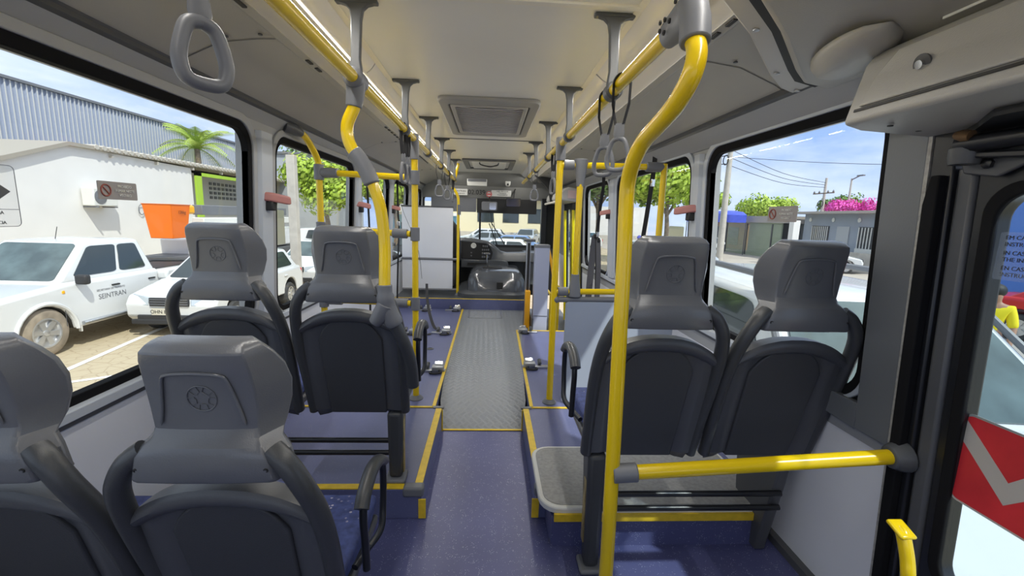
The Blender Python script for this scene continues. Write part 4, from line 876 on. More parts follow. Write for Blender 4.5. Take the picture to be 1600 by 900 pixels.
# header fittings
def onY(x, y, Y):
    d = RT*(x-800)/FPX-UP*(y-450)/FPX+FW; return CAM+d*(Y/d.y)
def onZ(x, y, z):
    d = RT*(x-800)/FPX-UP*(y-450)/FPX+FW; return CAM+d*((z-CAM.z)/d.z)
def onX(x, y, X):
    d = RT*(x-800)/FPX-UP*(y-450)/FPX+FW; return CAM+d*(X/d.x)
HY = 8.04
text('bus_number_text', '02.039', .115, (-.255, HY-.01, 1.870), (1, 0, 0), (0, -.1, 1), M['ink']); nb = S.collection.objects[-1]
nb.name = 'bus_number'; tag(nb, 'black number 02.039 lettered on the grey header above the windscreen', 'number')
t = thing('name_label', 'white label with black letters left of the number on the header', 'label', (-.55, HY-.01, 1.87))
MB().box((0, 0, 0), (.26, .006, .11)).obj('label_plate', M['paper'], t); text('label_text', 'SEINTRAN', .045, (-.55, HY-.016, 1.885), (1, 0, 0), (0, 0, 1), M['ink'], t); text('label_text', '0800 280 0410', .026, (-.55, HY-.016, 1.842), (1, 0, 0), (0, 0, 1), M['ink'], t)
t = thing('certificate_label', 'wide pale printed label right of the number on the header', 'label', (.19, HY-.01, 1.865))
MB().box((0, 0, 0), (.36, .006, .11)).obj('label_plate', M['paper'], t)
for i, ln in enumerate(('INSP. VEICULAR', 'Transporte', 'PASSAGEIROS')): text('label_text', ln, .030, (.21, HY-.016, 1.90-.032*i), (1, 0, 0), (0, 0, 1), M['ink'], t)
t = thing('round_sign', 'small round red and black sign beside the number on the header', 'sign', (-.03, HY-.015, 1.845))
MB().lathe([(.055, 0), (.055, .006), (.03, .007)], (0, 0, 0), (0, -1, 0), 20).obj('sign_plate', M['paper'], t)
b = MB(); b.tube([V((.045*math.cos(q), -.009, .045*math.sin(q))) for q in [2*math.pi*k/20 for k in range(20)]], .007, 6, loop=True); b.box((0, -.009, 0), (.07, .004, .02)); b.obj('sign_ring', M['redrefl'], t)
t = thing('ceiling_box', 'small white and silver box on the header above the bus number', 'control box', (-.24, 7.74, 2.02))
MB().box((0, 0, 0), (.34, .14, .12)).obj('box_body', M['paper'], t, bevel=.01); MB().box((0, -.072, .035), (.32, .005, .045)).obj('box_front', M['grey'], t)
t = thing('dome_camera', 'small white security camera on the header', 'camera', (.30, 7.93, 2.03))
MB().loft([[V((x*w, y*w, z)) for x, y in ((-.05, -.05), (.05, -.05), (.05, .05), (-.05, .05))] for z, w in ((.045, 1), (-.01, .9), (-.045, .6))]).obj('camera_body', M['paper'], t, bevel=.014, seg=3)
MB().ball((0, -.048, -.01), .018, 10, 8).obj('lens', M['ink'], t)
t = thing('interior_mirror', 'wide rear-view mirror with bright reflection under the header', 'mirror', (.40, 7.75, 1.70)); t.rotation_euler = (math.radians(8), 0, math.radians(-8))
MB().prism(rrect(-.135, .135, -.075, .075, .03), fp, -.0, .03).obj('mirror_back', M['ink'], t, bevel=.006); MB().prism(rrect(-.125, .125, -.066, .066, .026), fp, -.004, .001).obj('mirror_glass', M['chrome'], t)
MB().tube([V((0, .02, .06)), V((0, .22, .20)), V((0, .36, .20))], .012, 8).obj('mirror_arm', M['ink'], t)
t = thing('driver_mirror', 'grey mirror hanging below the sun visor in the middle', 'mirror', (-.02, 7.9, 1.63))
MB().prism(rrect(-.14, .14, -.08, .08, .03), fp, 0, .04).obj('mirror_back', M['grey'], t, bevel=.01); MB().prism(rrect(0, .12, -.06, .06, .02), fp, -.004, .001).obj('mirror_glass', M['chrome'], t)
MB().tube([V((0, .02, .06)), V((0, .08, .16))], .012, 8).obj('mirror_arm', M['ink'], t)
t = thing('sun_visor', 'wide black sun visor across the top of the windscreen', 'sun visor', (.30, 8.12, 1.66))
MB().prism(rrect(-.55, .55, -.15, .13, .015), fp, -.008, .008).obj('visor_panel', M['ink'], t)
t = thing('sun_visor', 'grey translucent sun blind in front of the driver side of the windscreen', 'sun visor', (-.66, 8.12, 1.66))
MB().prism(rrect(-.42, .40, -.14, .13, .015), fp, -.008, .008).obj('visor_panel', M['grey'], t)
for i, (a, c) in enumerate((((.17, .95), (-.02, 1.32)), ((.34, .94), (.02, 1.34)))):
    t = thing('windscreen_wiper', ['left', 'right'][i]+' black wiper lying diagonally on the windscreen', 'wiper', (0, YF+.04, 0))
    MB().tube([V((a[0], 0, a[1]-.1)), V((c[0], .0, c[1]))], .009, 6).obj('wiper_arm', M['ink'], t); MB().tube([V((c[0]+.01, -.01, c[1]+.36)), V((c[0]+.10, -.01, c[1]-.42))], .006, 6).obj('wiper_blade', M['ink'], t)
# ================================================================== FLOOR CLAMPS
def clamp(label, x, y, s, strap=None, z=.155):
    t = thing('floor_clamp', label, 'floor clamp', (x, y, z), 0, 'wheelchair floor clamps')
    MB().box((-s*.02, 0, .010), (.22, .05, .018)).obj('rail', M['alu'], t, bevel=.003)
    MB().box((s*.03, 0, .034), (.10, .07, .035)).obj('lock_body', M['steel'], t, bevel=.008)
    MB().box((s*.035, .03, .060), (.075, .04, .022), Matrix.Rotation(.5, 3, 'X')).obj('lock_plate', M['chrome'], t, bevel=.006)
    MB().tube(cat_spline([V((s*.04, -.03, .02)), V((s*.06, -.06, .014)), V((s*.02, -.085, .012)), V((-s*.03, -.07, .012)), V((-s*.02, -.04, .014))], 4), .008, 8).obj('release_loop', M['ink'], t)
    MB().tube([V((-s*.06, .02, .03)), V((-s*.06, .06, .05))], .018, 10).obj('roller', M['dark'], t)
    if strap: MB().tube(cat_spline([V(p)-V((x, y, z)) for p in strap], 5), .02, 6, sq=(.15, 1)).obj('strap', M['strap'], t)
clamp('chrome floor clamp on the left floor beside the walkway, nearest one', -.44, 3.50, 1)
clamp('chrome floor clamp on the left floor with a black strap running up to it', -.49, 4.68, 1, [(-.49, 4.68, .20), (-.60, 4.8, .19), (-.72, 5.2, .30), (-.80, 5.6, .42), (-.86, 6.0, .5)])
clamp('chrome floor clamp on the left floor, farthest along the walkway', -.46, 5.86, 1)
clamp('tangled chrome floor clamp in the middle of the left floor', -.84, 4.66, 1, [(-.84, 4.66, .2), (-.7, 4.6, .165), (-.62, 4.64, .165)])
clamp('chrome floor clamp on the left floor nearest the driver platform and the wall', -.86, 5.84, 1)
clamp('chrome floor clamp on the right floor beside the walkway, nearer one', .40, 3.62, -1)
clamp('chrome floor clamp on the right floor at the top of the door steps', .43, 4.78, -1)
t = thing('floor_ring', 'small dark ring plate sunk in the left floor between the clamps', 'floor fitting', (-.56, 4.12, .155)); MB().lathe([(.035, 0), (.035, .004), (.02, .006), (.018, .001)], (0, 0, 0), (0, 0, 1), 18).obj('ring_plate', M['dark'], t)
# ================================================================== OUTSIDE
GZ = -1.0
M['carwhite'] = mat('white car paint', (.70, .71, .71), .22, coat=.5)
M['carglass'] = mat('dark car glass', (.035, .045, .045), .06, spec=.8)
M['winds'] = mat('greenish windscreen', (.09, .125, .125), .05, spec=.8, noise=(3, .35))
M['tyre'] = mat('tyre rubber', (.05, .05, .05), .8, noise=(9, .3)); M['tyred'] = mat('dusty tyre', (.30, .25, .19), .9, noise=(6, .3))
M['rim'] = mat('alloy rim', (.55, .55, .55), .3, metal=.7)
M['lamp'] = mat('clear headlamp', (.55, .60, .64), .08, metal=.3); M['tail'] = mat('red tail lamp', (.55, .02, .02), .2)
M['clad'] = mat('black cladding', (.03, .03, .032), .6)
M['leaf'] = mat('light green leaves', (.36, .50, .05), .6, noise=(3, .35)); M['leafd'] = mat('green leaves', (.14, .26, .05), .6, noise=(2, .4))
M['leafp'] = mat('palm leaves', (.42, .55, .10), .5); M['bark'] = mat('bark', (.20, .16, .12), .9, noise=(8, .3)); M['wall_w'] = mat('white plaster', (.78, .77, .75), .8, noise=(1.5, .03))
M['conc'] = mat('weathered concrete', (.50, .47, .42), .85, noise=(4, .12))
def paving():
    m = mat('tan concrete block paving', (.58, .48, .33), .85); t = m.node_tree; b = t.nodes['Principled BSDF']; L = t.links.new
    co = t.nodes.new('ShaderNodeTexCoord'); v = t.nodes.new('ShaderNodeTexVoronoi'); v.feature = 'DISTANCE_TO_EDGE'; v.inputs['Scale'].default_value = 4.5
    n = t.nodes.new('ShaderNodeTexNoise'); n.inputs['Scale'].default_value = .5; n.inputs['Detail'].default_value = 8
    r = t.nodes.new('ShaderNodeValToRGB'); r.color_ramp.elements[0].position = 0; r.color_ramp.elements[1].position = .05
    r.color_ramp.elements[0].color = (.36, .28, .18, 1); r.color_ramp.elements[1].color = (.48, .40, .27, 1)
    g = t.nodes.new('ShaderNodeValToRGB'); g.color_ramp.elements[0].position = .60; g.color_ramp.elements[1].position = .70; g.color_ramp.elements[0].color = (1, 1, 1, 1); g.color_ramp.elements[1].color = (.62, .85, .35, 1)
    x = t.nodes.new('ShaderNodeMix'); x.data_type = 'RGBA'; x.blend_type = 'MULTIPLY'; x.inputs[0].default_value = .8
    L(co.outputs['Object'], v.inputs['Vector']); L(co.outputs['Object'], n.inputs['Vector']); L(v.outputs['Distance'], r.inputs[0]); L(n.outputs['Fac'], g.inputs[0])
    L(r.outputs[0], x.inputs[6]); L(g.outputs[0], x.inputs[7]); L(x.outputs[2], b.inputs['Base Color']); return m
o = MB().box((-10, 30, GZ-.1), (40, 90, .2)).obj('floor', paving()); struct(o)
o = MB().box((40, 30, GZ-.1), (60, 90, .2)).obj('floor', mat('asphalt and earth', (.42, .38, .33), .9, noise=(.6, .15))); struct(o)
def line(a, c, w, lab, z=GZ+.004):
    a, c = V((*a, z)), V((*c, z)); n = (c-a).normalized(); n = V((-n.y, n.x, 0))*w/2
    tag(MB().loft([[a-n, a+n, a+n+V((0, 0, .004)), a-n+V((0, 0, .004))], [c-n, c+n, c+n+V((0, 0, .004)), c-n+V((0, 0, .004))]]).obj('painted_line', M['wall_w']), lab, 'road marking', 'white bay lines')
line((-6.72, 9.5), (-6.05, 5.2), .10, 'white bay line on the paving beside the pickup front wheel'); line((-6.6, 5.5), (-5.2, 6.4), .08, 'short white line on the paving below the hatchback')

def carbody(P, L_, W, arches, b, r=.40, inset=.05):
    """P: side outline (y,z) clockwise from front bottom, b: MB. Returns body as lofted stations."""
    def prof(s, dz=0):
        pts = []
        for y, z in P: pts.append((y*s, z))
        return pts
    lower = []
    for (y0, rr) in arches:
        lower.append([(y0+rr*math.cos(q), .36+rr*math.sin(q)) for q in [math.pi*(1-k/10) for k in range(11)]])
    def outline(sh):
        out = []
        top = [(y*(1-sh*.35/(L_/2)), z-sh*.6 if z > .8 else (z+sh*.3 if z < .4 else z)) for y, z in P]
        out += top
        ya = sorted(lower, key=lambda a: a[0][0])
        out.append((-L_/2*.93, .30)); 
        for a in ya: out += [(y, max(z, .30)) for y, z in a]
        out.append((L_/2*.93, .30))
        return out
    st = [(-W/2, .10), (-W/2+inset, 0), (W/2-inset, 0), (W/2, .10)]
    b.loft([[V((x, y, z)) for y, z in outline(sh)] for x, sh in st]); return b
def car(name, label, cat, loc, heading, kind='hatch', paint='carwhite', group=None, detail=True, rz=None, windglass='carglass', rimm='rim', tyre='tyre'):
    """heading: world direction the nose points to; car local nose = +y"""
    t = thing(name, label, cat, (loc[0], loc[1], GZ), (math.atan2(-heading[0], heading[1])), group)
    SP = dict(
        hatch=dict(L=3.9, W=1.66, P=[(1.93, .40), (1.95, .62), (1.85, .78), (1.00, .98), (-1.80, 1.0), (-1.93, .85), (-1.94, .40)], g=(1.02, .35, -1.45, -1.80), H=1.47, ax=(1.25, -1.22), wr=.30),
        suv=dict(L=4.3, W=1.80, P=[(2.10, .45), (2.13, .80), (2.02, .98), (1.12, 1.10), (-1.95, 1.12), (-2.12, .95), (-2.14, .45)], g=(1.10, .45, -1.65, -1.98), H=1.64, ax=(1.33, -1.34), wr=.36),
        sedan=dict(L=4.4, W=1.72, P=[(2.15, .40), (2.18, .62), (2.05, .78), (1.15, .95), (-1.45, 1.0), (-2.12, .96), (-2.19, .75), (-2.17, .40)], g=(1.15, .45, -1.0, -1.62), H=1.42, ax=(1.35, -1.32), wr=.31),
        pickup=dict(L=5.25, W=1.82, P=[(2.55, .50), (2.60, .85), (2.50, 1.02), (1.30, 1.14), (-.78, 1.16), (-.80, 1.12), (-2.58, 1.12), (-2.62, .60)], g=(1.32, .60, -.62, -.80), H=1.80, ax=(1.62, -1.53), wr=.39))[kind]
    L_, W, H, (wb, wt, rt, rb), wr = SP['L'], SP['W'], SP['H'], SP['g'], SP['wr']
    carbody(SP['P'], L_, W, [(a, wr+.07) for a in SP['ax']], MB()).obj('car_body', M[paint], t, bevel=.035, seg=3, sharp=30)
    zb = [z for y, z in SP['P'] if z > .9]; zb = (max(zb) if zb else 1.0)-.04
    hb, ht = W/2-.06, W/2-.23
    G = [[V((-hb, wb, zb)), V((hb, wb, zb)), V((hb, rb, zb)), V((-hb, rb, zb))], [V((-ht, wt, H-.03)), V((ht, wt, H-.03)), V((ht, rt, H-.03)), V((-ht, rt, H-.03))], [V((-ht+.1, wt-.22, H)), V((ht-.1, wt-.22, H)), V((ht-.1, rt+.15, H)), V((-ht+.1, rt+.15, H))]]
    MB().loft(G).obj('cabin', M[paint], t, bevel=.05, seg=3, sharp=30)
    def face(a, c, d, e, u0, u1, v0, v1, off, n_, m_, r_=.05):
        """window slab on the quad a-c (bottom), e-d (top)"""
        nrm = (c-a).cross(e-a).normalized()
        q = lambda u, v: (a*(1-u)+c*u)*(1-v)+(e*(1-u)+d*u)*v
        pts = rrect(u0, u1, v0, v1, r_, 3)
        sgn = 1 if nrm.dot((a+c+d+e)/4-V((0, (wb+rb)/2, zb+.2))) > 0 else -1
        return MB().loft([[q(u, v)+nrm*sgn*o_ for u, v in pts] for o_ in (-.02, off)]).obj(n_, M[m_], t, sharp=30)
    B0, B1 = G[0], G[1]
    face(B0[0], B0[1], B1[1], B1[0], .06, .94, .08, .96, .012, 'windscreen', windglass if windglass else 'carglass')
    face(B0[2], B0[3], B1[3], B1[2], .08, .92, .15, .93, .012, 'rear_window', 'carglass')
    two = .50 if kind != 'pickup' else .56
    for s, (A_, C_, D_, E_) in ((1, (B0[1], B0[2], B1[2], B1[1])), (-1, (B0[0], B0[3], B1[3], B1[0]))):
        face(A_, C_, D_, E_, .10, two-.02, .14, .90, .010, 'side_window', 'carglass', .06)
        face(A_, C_, D_, E_, two+.02, .90 if kind != 'suv' else .80, .14, .90, .010, 'side_window', 'carglass', .06)
        if detail:
            ys = wb-(wb-rb)*two
            MB().box((s*(W/2-.004), ys, .72), (.006, .008, .60)).obj('door_seam', M['dark'], t)
            MB().box((s*(W/2-.004), wb-.02, .70), (.006, .008, .55)).obj('door_seam', M['dark'], t)
            for yy in (ys+.16, (ys-.72 if kind != 'hatch' else ys-.55)):
                MB().box((s*(W/2+.012), yy, zb-.14), (.03, .17, .03)).obj('door_handle', M['ink'] if kind == 'pickup' else M[paint], t, bevel=.01)
            MB().box((s*(W/2+.10), wb-.28, zb+.06), (.20, .12, .17)).obj('side_mirror', M['clad'] if kind in ('pickup', 'suv') else M[paint], t, bevel=.04, seg=3)
    for s in (-1, 1):
        for a in SP['ax']:
            w = MB().lathe([(wr*.60, -.10), (wr*.9, -.105), (wr, -.07), (wr, .07), (wr*.9, .105), (wr*.60, .10), (wr*.58, 0)], (s*(W/2-.12), a, wr), (s, 0, 0), 32).obj('tyre', M[tyre], t, sharp=50)
            b = MB(); c0 = V((s*(W/2-.045), a, wr)); b.lathe([(wr*.60, -.02), (wr*.62, .03), (wr*.56, .03), (wr*.54, -.04), (.01, -.05)], c0, (s, 0, 0), 28)
            for k in range(6):
                q = 2*math.pi*k/6+.2
                d = V((0, math.cos(q), math.sin(q))); e = V((0, -math.sin(q), math.cos(q)))
                b.loft([[c0+V((s*.01, 0, 0))+d*.03+e*.03, c0+V((s*.01, 0, 0))+d*.03-e*.03, c0+V((-s*.03, 0, 0))+d*.03-e*.03, c0+V((-s*.03, 0, 0))+d*.03+e*.03], [c0+V((s*.015, 0, 0))+d*wr*.57+e*.045, c0+V((s*.015, 0, 0))+d*wr*.57-e*.045, c0+V((-s*.03, 0, 0))+d*wr*.57-e*.045, c0+V((-s*.03, 0, 0))+d*wr*.57+e*.045]])
            b.lathe([(.05, 0), (.05, .02), (.02, .025)], c0, (s, 0, 0), 12)
            b.obj('wheel_rim', M[rimm], w)
            MB().lathe([(wr*.58, -.01), (wr*.58, 0)], c0-V((s*.05, 0, 0)), (s, 0, 0), 24).obj('brake_disc', M['dark'], w)
            MB().loft([[V((x_, a+(wr+.065)*math.cos(q), .36+(wr+.065)*math.sin(q))) for q in [math.pi*k/10 for k in range(11)]] for x_ in (s*(W/2-.35), s*(W/2-.04))], closed=False).obj('wheel_well', M['ink'], t, solid=.01)
    if detail:
        nz_ = L_/2
        for s in (-1, 1):
            hz = .70 if kind in ('hatch', 'sedan') else .86
            MB().loft([[V((s*(W/2-.10-.0), nz_-.02, hz-.10)), V((s*(W/2-.45), nz_+.005, hz-.09)), V((s*(W/2-.45), nz_-.01, hz+.06)), V((s*(W/2-.08), nz_-.14, hz+.10))], [V((s*(W/2+.004), nz_-.28, hz-.06)), V((s*(W/2-.40), nz_-.15, hz-.09)), V((s*(W/2-.40), nz_-.15, hz+.06)), V((s*(W/2+.002), nz_-.40, hz+.09))]]).obj('headlamp', M['lamp'], t, bevel=.01)
            MB().box((s*(W/2-.16), -L_/2+.02, .80), (.26, .08, .20)).obj('tail_lamp', M['tail'], t, bevel=.02)
        MB().box((0, nz_-.0, hz-.02), (W-.95, .05, .16)).obj('grille', M['clad'], t, bevel=.01)
        for k in range(3): MB().box((0, nz_+.025, hz-.06+k*.045), (W-.98, .01, .012)).obj('grille_bar', M['grey'], t)
        MB().box((0, nz_-.01, .36), (W*.72, .06, .14)).obj('lower_grille', M['clad'], t, bevel=.02)
    return t, SP
# white pickup at the left window
t, sp = car('pickup_truck', 'white double-cab pickup truck parked outside the first left window', 'pickup truck', (-7.93, 8.72), (0, -1), 'pickup', tyre='tyred', windglass='winds')
# local: nose +y ; car right side (+x local) -> world -x ; world +x side is local -x
s = -1; W = sp['W']
for yy in (1.62, -1.53):
    MB().tube([V((s*(W/2+.0), yy+.50*math.cos(q), .36+.50*math.sin(q))) for q in [math.pi*k/14+.02 for k in range(15)]], .035, 8, sq=(1, .9)).obj('fender_flare', M['carwhite'], t)
MB().tube([V((s*(W/2+.03), 1.05, .42)), V((s*(W/2+.03), -.90, .42))], .035, 10).obj('side_step', M['alu'], t)
MB().box((s*(W/2-.03), 1.05, .38), (.05, .03, .22)).obj('mud_flap', M['paper'], t, bevel=.005)
MB().tube(cat_spline([V((s*.62, -.90, 1.10)), V((s*.62, -.95, 1.28)), V((s*.62, -1.5, 1.24)), V((s*.62, -2.4, 1.15))], 5), .022, 8).obj('bed_rail', M['clad'], t)
MB().box((0, -1.70, 1.125), (1.5, 1.70, .02)).obj('bed_opening', M['ink'], t)
MB().tube([V((.1, .25, 1.78)), V((.1, .18, 2.02))], .006, 6).obj('antenna', M['ink'], t)
MB().box((s*(W/2-.0), 1.30, 1.0), (.02, .05, .05)).obj('side_repeater', M['orange'], t, bevel=.008)
text('door_lettering', 'SEINTRAN', .13, (-7.93+W/2+.004, 8.35, GZ+.80), (0, 1, 0), (0, 0, 1), M['grey'], t); text('door_lettering', 'SECRETARIA DE TRANSITO', .05, (-7.93+W/2+.004, 8.33, GZ+.92), (0, 1, 0), (0, 0, 1), M['grey'], t)
# white hatchback between
t, sp = car('hatchback_car', 'white hatchback with number plate OHN 83 parked beside the pickup', 'car', (-5.98, 10.25), (0, -1), 'hatch')
MB().box((.12, 1.975, .50), (.40, .012, .13)).obj('number_plate', mat('plate', (.62, .58, .48), .5), t); text('plate_text', 'OHN 8326', .095, (-6.10, 8.265, GZ+.495), (1, 0, 0), (0, 0, 1), M['ink'], t)
MB().box((0, 1.96, .30), (1.4, .06, .10)).obj('bumper_insert', M['clad'], t, bevel=.02)
# cars further left and front
car('hatchback_car', 'white car with a blue sunshade parked beyond the white hatchback', 'car', (-5.9, 15.4), (-.05, -1), 'hatch', windglass='winds')
car('sedan_car', 'white car roof seen through the second left window under the light green tree', 'car', (-7.4, 22.0), (1, 0), 'suv')
car('sedan_car', 'dark car beyond the third left window', 'car', (-3.6, 21.5), (0, -1), 'hatch', paint='clad')
car('sedan_car', 'red car far off beyond the third left window', 'car', (-8.2, 27), (0, -1), 'sedan', paint='tail')
M['silver'] = mat('silver car paint', (.42, .46, .50), .25, metal=.3, coat=.5); M['bluecar'] = mat('blue grey car paint', (.13, .22, .40), .25, coat=.5)
car('sedan_car', 'white sedan with red tail lamp directly ahead of the windscreen', 'car', (.55, 20.5), (-1, .12), 'sedan', windglass='winds')
car('sedan_car', 'blue grey sedan behind the white sedan ahead of the windscreen', 'car', (1.2, 25.5), (-1, .1), 'sedan', paint='bluecar')
car('sedan_car', 'silver car roof rising behind the blue grey sedan', 'car', (-.2, 30.5), (-1, .1), 'sedan', paint='silver')
car('hatchback_car', 'white car in the row ahead, behind the silver car', 'car', (-.6, 35.5), (-1, .1), 'hatch')
car('suv_car', 'small silver car parked facing the bus far ahead on the right', 'car', (3.2, 37.5), (-.3, -1), 'hatch', paint='silver')
car('hatchback_car', 'white car at the far right edge of the windscreen view', 'car', (7.0, 35), (-1, -.3), 'hatch')
# right side cars
M['duster'] = M['carwhite']
t, sp = car('suv_car', 'big white car with grey roof rails right outside the first right window', 'car', (2.76, 3.40), (-.10, -.995), 'suv', windglass='winds'); t.scale = (1.05, 1.12, 1.21)
for s in (-1, 1):
    MB().tube(cat_spline([V((s*.60, .40, 1.62)), V((s*.61, .30, 1.70)), V((s*.62, -.2, 1.715)), V((s*.62, -1.1, 1.71)), V((s*.61, -1.45, 1.68)), V((s*.60, -1.55, 1.61))], 5), .024, 8).obj('roof_rail', M['grey'], t)
    MB().tube([V((s*.855, 1.08, 1.09)), V((s*.76, .78, 1.36)), V((s*.685, .47, 1.60))], .022, 8).obj('pillar_trim', M['grey'], t)
    for yy in (1.33, -1.34): MB().tube([V((s*.90, yy+.47*math.cos(q), .36+.47*math.sin(q))) for q in [math.pi*k/14 for k in range(15)]], .04, 8).obj('wheel_arch_trim', M['clad'], t)
MB().box((.2, .80, 1.18), (.30, .2, .02)).obj('papers', M['paper'], t)
car('sedan_car', 'white car parked in front of the grey houses across the street', 'car', (18.4, 23.4), (.8, -.6), 'hatch')
car('sedan_car', 'silver car seen through the third right window', 'car', (7.0, 21), (-.2, -1), 'hatch', paint='silver')
car('sedan_car', 'light car seen through the second right window beside the curved pole', 'car', (10.6, 22.5), (-.2, -1), 'sedan', paint='silver')
car('sedan_car', 'white car beside the utility pole across the street', 'car', (16.4, 32), (-.4, -1), 'sedan')
car('sedan_car', 'red car beyond the white car, glimpsed through the rear door glass', 'car', (13.2, 8.0), (.3, -1), 'sedan', paint='tail')
t = thing('tarpaulin_wall', 'blue painted wall panel glimpsed through the rear door glass', 'wall', (15, 9, GZ))
MB().box((0, 0, 2.2), (.3, 9, 4.4)).obj('wall_panel', mat('blue paint', (.10, .22, .60), .6), t); MB().box((-.3, 1.2, 1.7), (.25, .3, 3.4)).obj('wall_post', M['conc'], t)

# white building with gable, green trim, vent blocks
BX = -14
t = thing('white_building', 'long white single-storey building with a shallow gable beyond the pickup', 'building', (BX, 0, GZ))
f = lambda u, v, d: V((d, u, v))
MB().prism([(5, 0), (21.6, 0), (21.6, 4.25), (15.5, 4.36), (13.4, 3.62), (5, 1.7+.0)], f, -4, 0).obj('building_wall', M['wall_w'], t)
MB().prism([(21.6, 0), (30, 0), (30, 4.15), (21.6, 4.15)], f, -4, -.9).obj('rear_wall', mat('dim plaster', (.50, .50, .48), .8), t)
MB().prism([(4, 1.50), (13.4, 3.60), (15.5, 4.34), (31, 4.30), (31, 4.42), (15.5, 4.46), (13.4, 3.73), (4, 1.63)], f, -4.2, .16).obj('roof_edge', mat('dull eave boards', (.36, .33, .28), .8), t)
b = MB()
for i in range(48):
    y = 16.5+i*.30; b.tube([V((-4, y, 4.45)), V((.20, y, 4.43))], .09, 6)
b.obj('roof_sheets', M['conc'], t)
for i in range(4): MB().box((.06, 17.2+i*2.2, 4.22), (.14, .07, .12)).obj('roof_bracket', M['conc'], t)
MB().box((.03, 22.0, 2.05), (.10, .40, 4.1)).obj('green_post', mat('lime green paint', (.40, .62, .06), .6), t); MB().box((.03, 24.0, 4.02), (.10, 4.4, .16)).obj('green_beam', bpy.data.materials['lime green paint'], t)
b = MB()
for i in range(9):
    for j in range(4): b.box((-.88, 24.4+i*.36, 3.0+j*.24), (.04, .20, .14))
b.obj('vent_blocks', M['dark'], t)
t = thing('air_conditioner', 'white split air conditioner unit bolted high on the white building wall', 'air conditioner', tuple(onX(156, 308, BX+.25)))
MB().box((0, 0, 0), (.42, .95, .62)).obj('unit_body', M['paper'], t, bevel=.03); MB().lathe([(.24, 0), (.24, .01), (.20, .015)], (.215, -.22, 0), (1, 0, 0), 24).obj('fan_guard', M['grey'], t)
for yy in (-.38, .38): MB().box((.0, yy, -.34), (.5, .05, .05)).obj('bracket_arm', M['grey'], t)
t = thing('cable_coil', 'coil of cable hanging beside the air conditioner on the white wall', 'cable', (BX+.06, 18.35, GZ+2.3)); MB().tube([V((0, .14*math.cos(q), .2*math.sin(q))) for q in [2*math.pi*k/20 for k in range(20)]], .015, 6, loop=True).obj('coil', M['grey'], t)
# warehouse with ribbed blue cladding
t = thing('warehouse', 'tall warehouse clad in ribbed blue grey sheet behind the white building', 'building', (-24, 0, GZ))
b = MB(); pts = []
for i in range(250):
    y = 14+i*.26; pts += [(y, 0), (y+.15, 0), (y+.18, .07), (y+.23, .07)]
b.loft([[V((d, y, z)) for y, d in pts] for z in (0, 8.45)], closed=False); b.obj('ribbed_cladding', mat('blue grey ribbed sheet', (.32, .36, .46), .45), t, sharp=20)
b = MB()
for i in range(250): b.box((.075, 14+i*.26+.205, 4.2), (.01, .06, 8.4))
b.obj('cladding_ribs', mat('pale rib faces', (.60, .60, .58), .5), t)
MB().box((.02, 46, 8.5), (.3, 66, .14)).obj('roof_edge', M['grey'], t)
MB().box((-4, 46, 4.2), (7.7, 66, 8.4)).obj('hall_body', M['grey'], t)
t = thing('grey_hall', 'plain grey hall wall seen through the second left window behind the concrete post', 'building', (-13.5, 34, GZ)); MB().box((0, 0, 3.1), (6, 6, 6.2)).obj('hall_wall', mat('grey render', (.38, .40, .43), .8, noise=(.4, .1)), t); MB().box((0, 0, 6.25), (6.3, 6.3, .15)).obj('roof_edge', M['grey'], t)
tag(MB().box((-5.55, 12.75, .98), (.22, .22, 3.96)).obj('concrete_post', M['conc'], bevel=.01), 'square weathered concrete post outside the second left window', 'post')
# bucket truck
t = thing('bucket_truck', 'white service truck with an orange lift bucket behind the pickup', 'truck', (-9, 12.8, GZ))
MB().loft([[V((-.32, -.32, 1.58)), V((.28, -.32, 1.58)), V((.28, .26, 1.58)), V((-.32, .26, 1.58))], [V((-.40, -.42, 2.50)), V((.36, -.42, 2.50)), V((.36, .36, 2.50)), V((-.40, .36, 2.50))], [V((-.43, -.45, 2.52)), V((.39, -.45, 2.52)), V((.39, .39, 2.52)), V((-.43, .39, 2.52))]]).obj('bucket', mat('orange fibreglass', (.95, .19, .01), .35), t, bevel=.03, seg=3)
MB().box((0, .65, 2.38), (.30, .5, .26)).obj('boom_joint', M['orange'], t, bevel=.06)
MB().box((0, 4.0, 2.38), (.30, 5.6, .30)).obj('boom', M['grey'], t, bevel=.02); MB().box((0, 4.2, 2.02), (.36, 6.0, .26)).obj('lower_boom', M['paper'], t, bevel=.03)
MB().box((0, 4.0, 1.45), (1.8, 3.6, .7)).obj('truck_bed', M['carwhite'], t, bevel=.05); MB().box((0, 3.4, .85), (1.9, 6.8, .4)).obj('chassis', M['dark'], t, bevel=.05)
MB().loft([[V((x, y, .6)) for x, y in ((-.95, .9), (.95, .9), (.95, 2.4), (-.95, 2.4))], [V((x, y, 1.5)) for x, y in ((-.95, .85), (.95, .85), (.95, 2.4), (-.95, 2.4))]]).obj('truck_deck', M['carwhite'], t, bevel=.05)
for yy in (1.6, 5.6):
    for s in (-1, 1): MB().lathe([(.2, -.1), (.38, -.12), (.42, 0), (.38, .12), (.2, .1)], (s*.8, yy, .42), (1, 0, 0), 20).obj('wheel', M['tyre'], t)
text('bucket_text', '136kg', .13, (-8.625, 12.78, GZ+2.30), (0, 1, 0), (.13, 0, 1), M['ink'], t)
